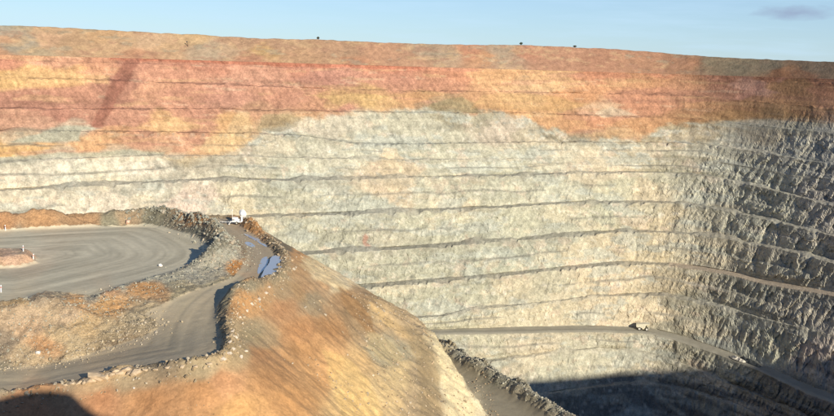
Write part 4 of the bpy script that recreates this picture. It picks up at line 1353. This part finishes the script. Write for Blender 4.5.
# ------------------------------------------------------------------ slope radar trailer
x, y, z = drop_px(237.5, 224)
rz = math.radians(-8)
radar = empty('slope_radar_trailer', (x, y, z), rz)
tag(radar, 'white slope radar trailer with round dish, mast and dark solar panels on the spur road', 'radar trailer')
MB().box((0, 0, .75), (4.2, 1.7, .22), bev=.03).box((2.6, 0, .7), (1.4, .16, .14)).build('trailer_frame', M_WHITE, radar)
for sx in (-1, 1):
    t_ = MB().lathe([(.12, -.14), (.40, -.14), (.44, -.06), (.44, .06), (.40, .14), (.12, .14)], (0.1, sx * 1.0, .43), (0, 1, 0)).build('wheel', M_TYRE, radar, True)
    MB().lathe([(0.01, -.15), (.22, -.15), (.24, .15), (0.01, .15)], (0.1, sx * 1.0, .43), (0, 1, 0)).build('rim', M_RIM, t_)
for sx, sy in ((-1.9, -1), (-1.9, 1), (1.9, -1), (1.9, 1)):
    lg = MB().tube((sx, sy * .7, .75), (sx * 1.12, sy * 1.55, .10), .10, .08).build('outrigger_leg', M_WHITE, radar)
    MB().tube((sx * 1.12, sy * 1.55, .0), (sx * 1.12, sy * 1.55, .12), .28).build('foot_pad', M_WHITE, lg)
gb = MB().box((-.75, 0, 1.45), (1.5, 1.4, 1.2), bev=.06).build('generator_box', M_WHITE, radar)
for k in range(4):
    MB().box((-1.35 + k * .18, -.715, 1.35), (.09, .03, .6)).build('louvre', M_STEEL, gb)
MB().box((.25, .1, 1.2), (.6, 1.1, .7), bev=.05).build('electronics_cabinet', M_WHITE, radar)
ped = MB().tube((1.35, 0, .86), (1.35, 0, 2.3), .34, .26, 16).box((1.35, 0, 2.45), (.7, .7, .5), bev=.08).build('pedestal', M_WHITE, radar)
ax_d = Vector((0.35, 0.93, 0.12)).normalized()
oc = Vector((1.35, 0, 3.15))
prof = [(1.38 * math.sin(a_) / math.sin(1.05), 0.95 * (1 - math.cos(a_))) for a_ in np.linspace(0.01, 1.05, 10)]
dish = MB().lathe(prof + [(p[0] * .985, p[1] + .05) for p in reversed(prof)], oc, ax_d, 32).build('dish', M_WHITE, radar, True)
MB().lathe([(.01, -.50), (.55, -.42), (.72, -.1), (.74, .14)], oc, ax_d, 20).build('rear_housing', M_WHITE, dish, True)
fp = oc + ax_d * 1.1
for k in range(3):
    u_ = ax_d.orthogonal().normalized()
    u_.rotate(Matrix.Rotation(k * 2.094, 3, ax_d))
    MB().tube(oc + u_ * 1.25 + ax_d * .4, fp, .03, n=6).build('feed_strut', M_WHITE, dish)
MB().tube(fp - ax_d * .15, fp + ax_d * .15, .14).build('feed_horn', M_WHITE, dish)
mast = MB().tube((-1.75, .3, .86), (-1.75, .3, 4.3), .055, .04, 8).build('mast', M_WHITE, radar)
MB().tube((-1.75, .3, 3.9), (-1.75, .3, 4.4), .10, n=10).build('antenna', M_WHITE, mast)
for k in range(3):
    p_ = MB().box((-2.75 - k * .98, -.1, .95 + .05 * k), (.93, 1.8, .05), Matrix.Rotation(math.radians(-14), 3, 'X')).build('solar_panel', M_DARK, radar)
    MB().box((-2.75 - k * .98, .0, .46), (.06, .06, .92)).build('panel_stand', M_WHITE, p_)
MB().box((-3.7, -1.0, .66), (3.1, .10, .10)).build('panel_rail', M_WHITE, radar)

# ------------------------------------------------------------------ marker posts


def post(px, py, h, label, lean=0.0, col=None, group=None):
    x, y, z = drop_px(px, py)
    p = empty('marker_post', (x, y, z - .15))
    p.rotation_euler = (lean * .4, lean, 0)
    tag(p, label, 'post', group)
    MB().tube((0, 0, 0), (0, 0, h + .15), .13, .11, 10).build('pole', col or M_WHITE, p)
    MB().tube((0, 0, h * .72), (0, 0, h * .84), .145, .14, 10).build('reflector_band', M_RED, p)
    return p


post(23.3, 251.5, 1.5, 'white marker post standing on top of the pinkish island mound')
post(33.3, 259.5, 1.3, 'white marker post at the pointed end of the pinkish island mound', .08)
post(5.5, 230.5, 1.6, 'white marker post in front of the brown soil bank beyond the loop road', -.05)
post(441.5, 338, 2.1, 'thin pale pole on the cliff edge above the lower haul road', 0.03, M_PALE)
post(1.0, 292.5, 1.6, 'white marker post beside the near edge of the loop road', .04)


# ------------------------------------------------------------------ single boulders
def boulder_mesh(name, seed, mat, n=22, flat=(1, 1, .6)):
    r_ = random.Random(seed)
    bm = bmesh.new()
    for _ in range(n):
        v = Vector((r_.gauss(0, 1), r_.gauss(0, 1), r_.gauss(0, 1))).normalized() * r_.uniform(.8, 1.1)
        bm.verts.new((v.x * flat[0] * .5, v.y * flat[1] * .5, v.z * flat[2] * .5))
    bmesh.ops.convex_hull(bm, input=bm.verts)
    bmesh.ops.delete(bm, geom=[v for v in bm.verts if not v.link_faces], context='VERTS')
    bmesh.ops.recalc_face_normals(bm, faces=bm.faces)
    me = bpy.data.meshes.new(name)
    bm.to_mesh(me)
    bm.free()
    me.materials.append(mat)
    return me


slabs = [boulder_mesh('boulder', 40 + k, M_SLAB, 20, (1.5, .9, .6)) for k in range(5)]
pale = [boulder_mesh('boulder', 60 + k, M_PALE, 20, (1.2, 1, .75)) for k in range(4)]


def boulder(px, py, s_, me, label, group=None, rzz=None):
    x, y, z = drop_px(px, py)
    o = bpy.data.objects.new('boulder', me)
    o.location = (x, y, z + 0.12 * s_)
    o.scale = (s_, s_, s_)
    o.rotation_euler = (random.uniform(-.35, .35), random.uniform(-.35, .35), random.uniform(0, 6.28) if rzz is None else rzz)
    COL.objects.link(o)
    return tag(o, label, 'boulder', group)


GB = 'boulders along the near road edge'
for k, (px_, py_, s_) in enumerate([(66, 386, .7), (72, 385, 1.1), (79, 384, .9), (86, 383, 1.3), (92, 381.5, 1.9), (98, 380, 2.4), (104, 378.5, 1.7), (109, 376.5, 1.2), (114, 375, 1.5), (117, 373, 1.6), (121, 375, 1.4), (126, 372, 1.8), (131, 373.5, 1.3), (136, 374, 1.9), (139, 372, 1.2), (146, 371.5, .9), (156, 370.5, .8), (168, 369.5, .9), (182, 368.5, .8), (196, 367, .9), (210, 365, .9)]):
    boulder(px_, py_, s_, slabs[k % 5], 'largest flat tan slab on the rubble edge between haul road and orange slope' if s_ > 2.2 else 'angular tan boulder on the rubble edge between haul road and orange slope' if s_ >= 1.2 else 'small tan boulder on the rubble edge between haul road and orange slope', GB, .3 + .5 * random.random())
GT = 'pale boulders along the turn'
for k, (px_, py_, s_) in enumerate([(224, 360, 1.0), (229, 355, 1.1), (233, 350, .9), (230, 343, .8), (236, 338, .9), (232, 332, .7), (240, 318, .7), (247, 311, .8), (252, 305, .9), (259, 300, 1.0), (266, 294, 1.0), (269, 288, .9), (241, 358, .9), (246, 352, .7)]):
    boulder(px_, py_, s_, pale[k % 4], 'pale boulder along the berm where the haul road turns uphill', GT)
quartz = boulder_mesh('boulder', 81, M_QUARTZ, 18, (1, .9, .9))
boulder(38, 353.5, 1.1, quartz, 'bright white boulder at the foot of the soil bank')
boulder(160.5, 266.5, 1.2, quartz, 'white boulder on the rubble edge of the loop road, beside its dark shadow')
pinkm = boulder_mesh('boulder', 83, flat_mat('pink_rock', (0.66, 0.42, 0.30), .9, .15, 2.0), 18, (.9, .9, 1.0))
boulder(128, 223, 1.7, pinkm, 'pinkish boulder on the grey rock berm beyond the loop road')
boulder(134, 389, .45, quartz, 'small bluish white stone alone on the orange slope')


# ------------------------------------------------------------------ haul truck on the far ramp
def ramp_point(px_, u_):
    a_, _ = ray(px_, 330)
    k = int(np.argmin(np.abs(AZ - a_)))
    r_ = starts[11] + int(round(u_ * 5))
    return Vector((X[r_, k], Y[r_, k], Z2[r_, k])), Vector((X[r_, k + 12] - X[r_, k - 12], Y[r_, k + 12] - Y[r_, k - 12], Z2[r_, k + 12] - Z2[r_, k - 12])).normalized()


pt, tg = ramp_point(643, 0.4)
truck = empty('haul_truck', pt, math.atan2(tg.y, tg.x) - math.radians(14))
tag(truck, 'cream white haul truck on the far ramp casting a dark shadow on the wall', 'truck')
# x forward, z up
MB().box((0, 0, 1.9), (10.6, 1.6, .8), bev=.1).box((4.6, 0, 1.6), (.6, 5.6, .9), bev=.1).build('chassis', M_CREAM, truck)
body = MB().poly([(-5.6, 3.0), (-4.2, 2.5), (1.6, 2.5), (2.6, 5.6), (5.4, 6.1), (5.4, 6.4), (2.2, 6.3), (-5.9, 5.2)], -3.2, 3.2).build('dump_body', M_CREAM, truck)
for k in range(6):
    for sy in (-3.27, 3.27):
        MB().box((-4.4 + k * 1.1, sy, 4.0), (.22, .14, 2.4)).build('body_rib', M_CREAM, body)
deck = MB().box((4.3, 0, 3.7), (2.2, 6.6, .2), bev=.04).build('deck', M_CREAM, truck)
for k in range(7):
    MB().box((5.35, -3.1 + k * 1.03, 4.25), (.06, .06, 1.0)).build('handrail_post', M_CREAM, deck)
MB().box((5.35, 0, 4.75), (.07, 6.3, .07)).build('handrail', M_CREAM, deck)
cab = MB().box((4.2, 1.9, 4.75), (1.9, 1.9, 1.8), bev=.12).build('cab', M_CREAM, truck)
MB().box((5.17, 1.9, 5.0), (.06, 1.6, .9)).build('windscreen', M_GLASS, cab)
MB().box((4.2, .93, 5.0), (1.4, .06, .8)).build('side_window', M_GLASS, cab)
MB().box((4.2, 2.87, 5.0), (1.4, .06, .8)).build('side_window', M_GLASS, cab)
gr = MB().box((5.0, 0, 2.7), (.5, 2.6, 1.7), bev=.08).build('radiator_grille', M_STEEL, truck)
for sy in (-1.9, 1.9):
    MB().tube((5.15, sy, 2.4), (5.32, sy, 2.4), .22, n=12).build('headlight', M_WHITE, truck)
MB().box((4.95, -2.6, 2.2), (.5, .7, 2.6)).build('ladder', M_CREAM, truck)
MB().tube((-.6, -2.0, 1.7), (1.2, -2.0, 1.7), .65, n=16).build('fuel_tank', M_CREAM, truck)
for wx, wy in ((3.4, -2.75), (3.4, 2.75), (-2.9, -2.85), (-2.9, 2.85), (-2.9, -1.7), (-2.9, 1.7)):
    t_ = MB().lathe([(.9, -.5), (1.45, -.5), (1.6, -.3), (1.6, .3), (1.45, .5), (.9, .5)], (wx, wy, 1.6), (0, 1, 0), 28).build('wheel', M_TYRE, truck, True)
    MB().lathe([(.01, -.42), (.6, -.45), (.95, -.52), (.95, .52), (.6, .45), (.01, .42)], (wx, wy, 1.6), (0, 1, 0), 20).build('rim', M_RIM, t_)


# heaps standing in for an unidentified dark bar and pale streak on the ramp
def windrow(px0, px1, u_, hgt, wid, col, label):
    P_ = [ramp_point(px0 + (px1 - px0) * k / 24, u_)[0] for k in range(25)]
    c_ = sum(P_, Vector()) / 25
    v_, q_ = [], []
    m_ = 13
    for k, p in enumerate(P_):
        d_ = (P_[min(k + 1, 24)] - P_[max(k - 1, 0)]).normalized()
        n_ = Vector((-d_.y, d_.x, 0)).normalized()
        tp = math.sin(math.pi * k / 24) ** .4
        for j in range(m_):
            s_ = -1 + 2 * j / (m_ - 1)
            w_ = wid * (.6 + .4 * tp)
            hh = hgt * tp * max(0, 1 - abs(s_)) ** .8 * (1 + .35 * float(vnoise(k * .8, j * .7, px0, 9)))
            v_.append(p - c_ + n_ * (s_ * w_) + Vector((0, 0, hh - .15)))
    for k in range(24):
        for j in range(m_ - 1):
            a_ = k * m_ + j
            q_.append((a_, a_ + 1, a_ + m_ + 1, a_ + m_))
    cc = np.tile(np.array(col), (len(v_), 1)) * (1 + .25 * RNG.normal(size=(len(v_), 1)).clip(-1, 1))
    o = mesh_from('stand_in_heap', np.array([tuple(v) for v in v_]), np.array(q_), M_RUBBLE, np.clip(cc, .01, .8))
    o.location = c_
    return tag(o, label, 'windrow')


windrow(741, 764, 0.32, 3.4, 3.0, (0.075, 0.08, 0.075), 'dark stand-in heap along the inner side of the far ramp')
windrow(733, 748, 0.80, 2.4, 2.4, (0.55, 0.50, 0.40), 'pale stand-in heap on the outer edge of the far ramp')


# ------------------------------------------------------------------ vegetation and pole on the dump crest
def on_dump(px_, back=0.0):
    a_, _ = ray(px_, 45)
    k = int(np.argmin(np.abs(emb_az - a_)))
    r_ = topr[k] + 0.6 + back
    return (r_ * math.sin(a_), r_ * math.cos(a_), float(eh[k]) - .3)


def crown(seed, n_, rx, rz_, zc, mat, parent, lobes):
    r_ = random.Random(seed)
    bm = bmesh.new()
    for _ in range(n_):
        lx, lz, lr = r_.choice(lobes)
        while True:
            v = Vector((r_.uniform(-1, 1), r_.uniform(-1, 1), r_.uniform(-1, 1)))
            if v.length < 1:
                break
        c_ = Vector((lx * rx + v.x * rx * lr, v.y * rx * lr, zc + lz * rz_ + v.z * rz_ * lr))
        q = Vector((r_.gauss(0, 1), r_.gauss(0, 1), r_.gauss(0, 1))).normalized()
        u1 = q.orthogonal().normalized() * r_.uniform(.18, .42)
        u2 = q.cross(u1).normalized() * r_.uniform(.10, .25)
        bm.faces.new([bm.verts.new(c_ + u1), bm.verts.new(c_ + u2), bm.verts.new(c_ - u1), bm.verts.new(c_ - u2)])
    me = bpy.data.meshes.new('crown')
    bm.to_mesh(me)
    bm.free()
    me.materials.append(mat)
    o = bpy.data.objects.new('crown', me)
    COL.objects.link(o)
    o.parent = parent
    return o


def tree(px_, h_, w_, label, seed, mat=M_LEAF, lean=0.0, back=1.5, cat='tree', name='eucalypt_tree'):
    t = empty(name, on_dump(px_, back))
    tag(t, label, cat)
    r_ = random.Random(seed)
    m = MB().tube((0, 0, 0), (lean * h_ * .5, 0, h_ * .55), .16, .11, 8)
    for k in range(5):
        an = k * 1.26 + r_.random()
        m.tube((lean * h_ * .5, 0, h_ * .5), (lean * h_ * .7 + math.cos(an) * w_ * .35, math.sin(an) * w_ * .35, h_ * r_.uniform(.7, .9)), .08, .03, 6)
    m.build('trunk', M_BARK, t)
    crown(seed, 420, w_ * .5, h_ * .42, h_ * .55, mat, t, [(-.45 + lean, 0, .6), (.4 + lean, .1, .65), (0 + lean, .45, .6), (.1 + lean, -.4, .5)])
    return t


tree(521, 3.4, 3.8, 'rounded dark green tree standing against the sky on the dump crest', 3)
tree(318, 3.0, 2.6, 'tiny flat topped tree on the dump crest above the yellow soil', 5, M_LEAF2)
tree(574, 2.6, 4.0, 'leaning dark bush at the brow of the red dump slope', 9, M_LEAF2, 0.45, 0.2, 'bush', 'leaning_bush')


# leaning pole part way up the dump slope
a_, t_ = ray(188, 47)
k = int(np.argmin(np.abs(emb_az - a_)))
er_ = np.array([r[k] for r, h in rows[:26]])
eh_ = np.array([h[k] for r, h in rows[:26]])
kk = int(np.argmin(np.abs(-eh_ / er_ - t_)))
pole = empty('dump_pole', (er_[kk] * math.sin(emb_az[k]), er_[kk] * math.cos(emb_az[k]), eh_[kk] - .3))
pole.rotation_euler = (0, math.radians(-14), 0)
tag(pole, 'dark leaning pole standing part way up the dump slope', 'pole')
MB().tube((0, 0, 0), (0, 0, 5.2), .28, .22, 8).build('shaft', M_BARK, pole)
MB().box((0, -.1, 4.7), (.9, .5, 1.1), bev=.05).build('head_box', M_DARK, pole)
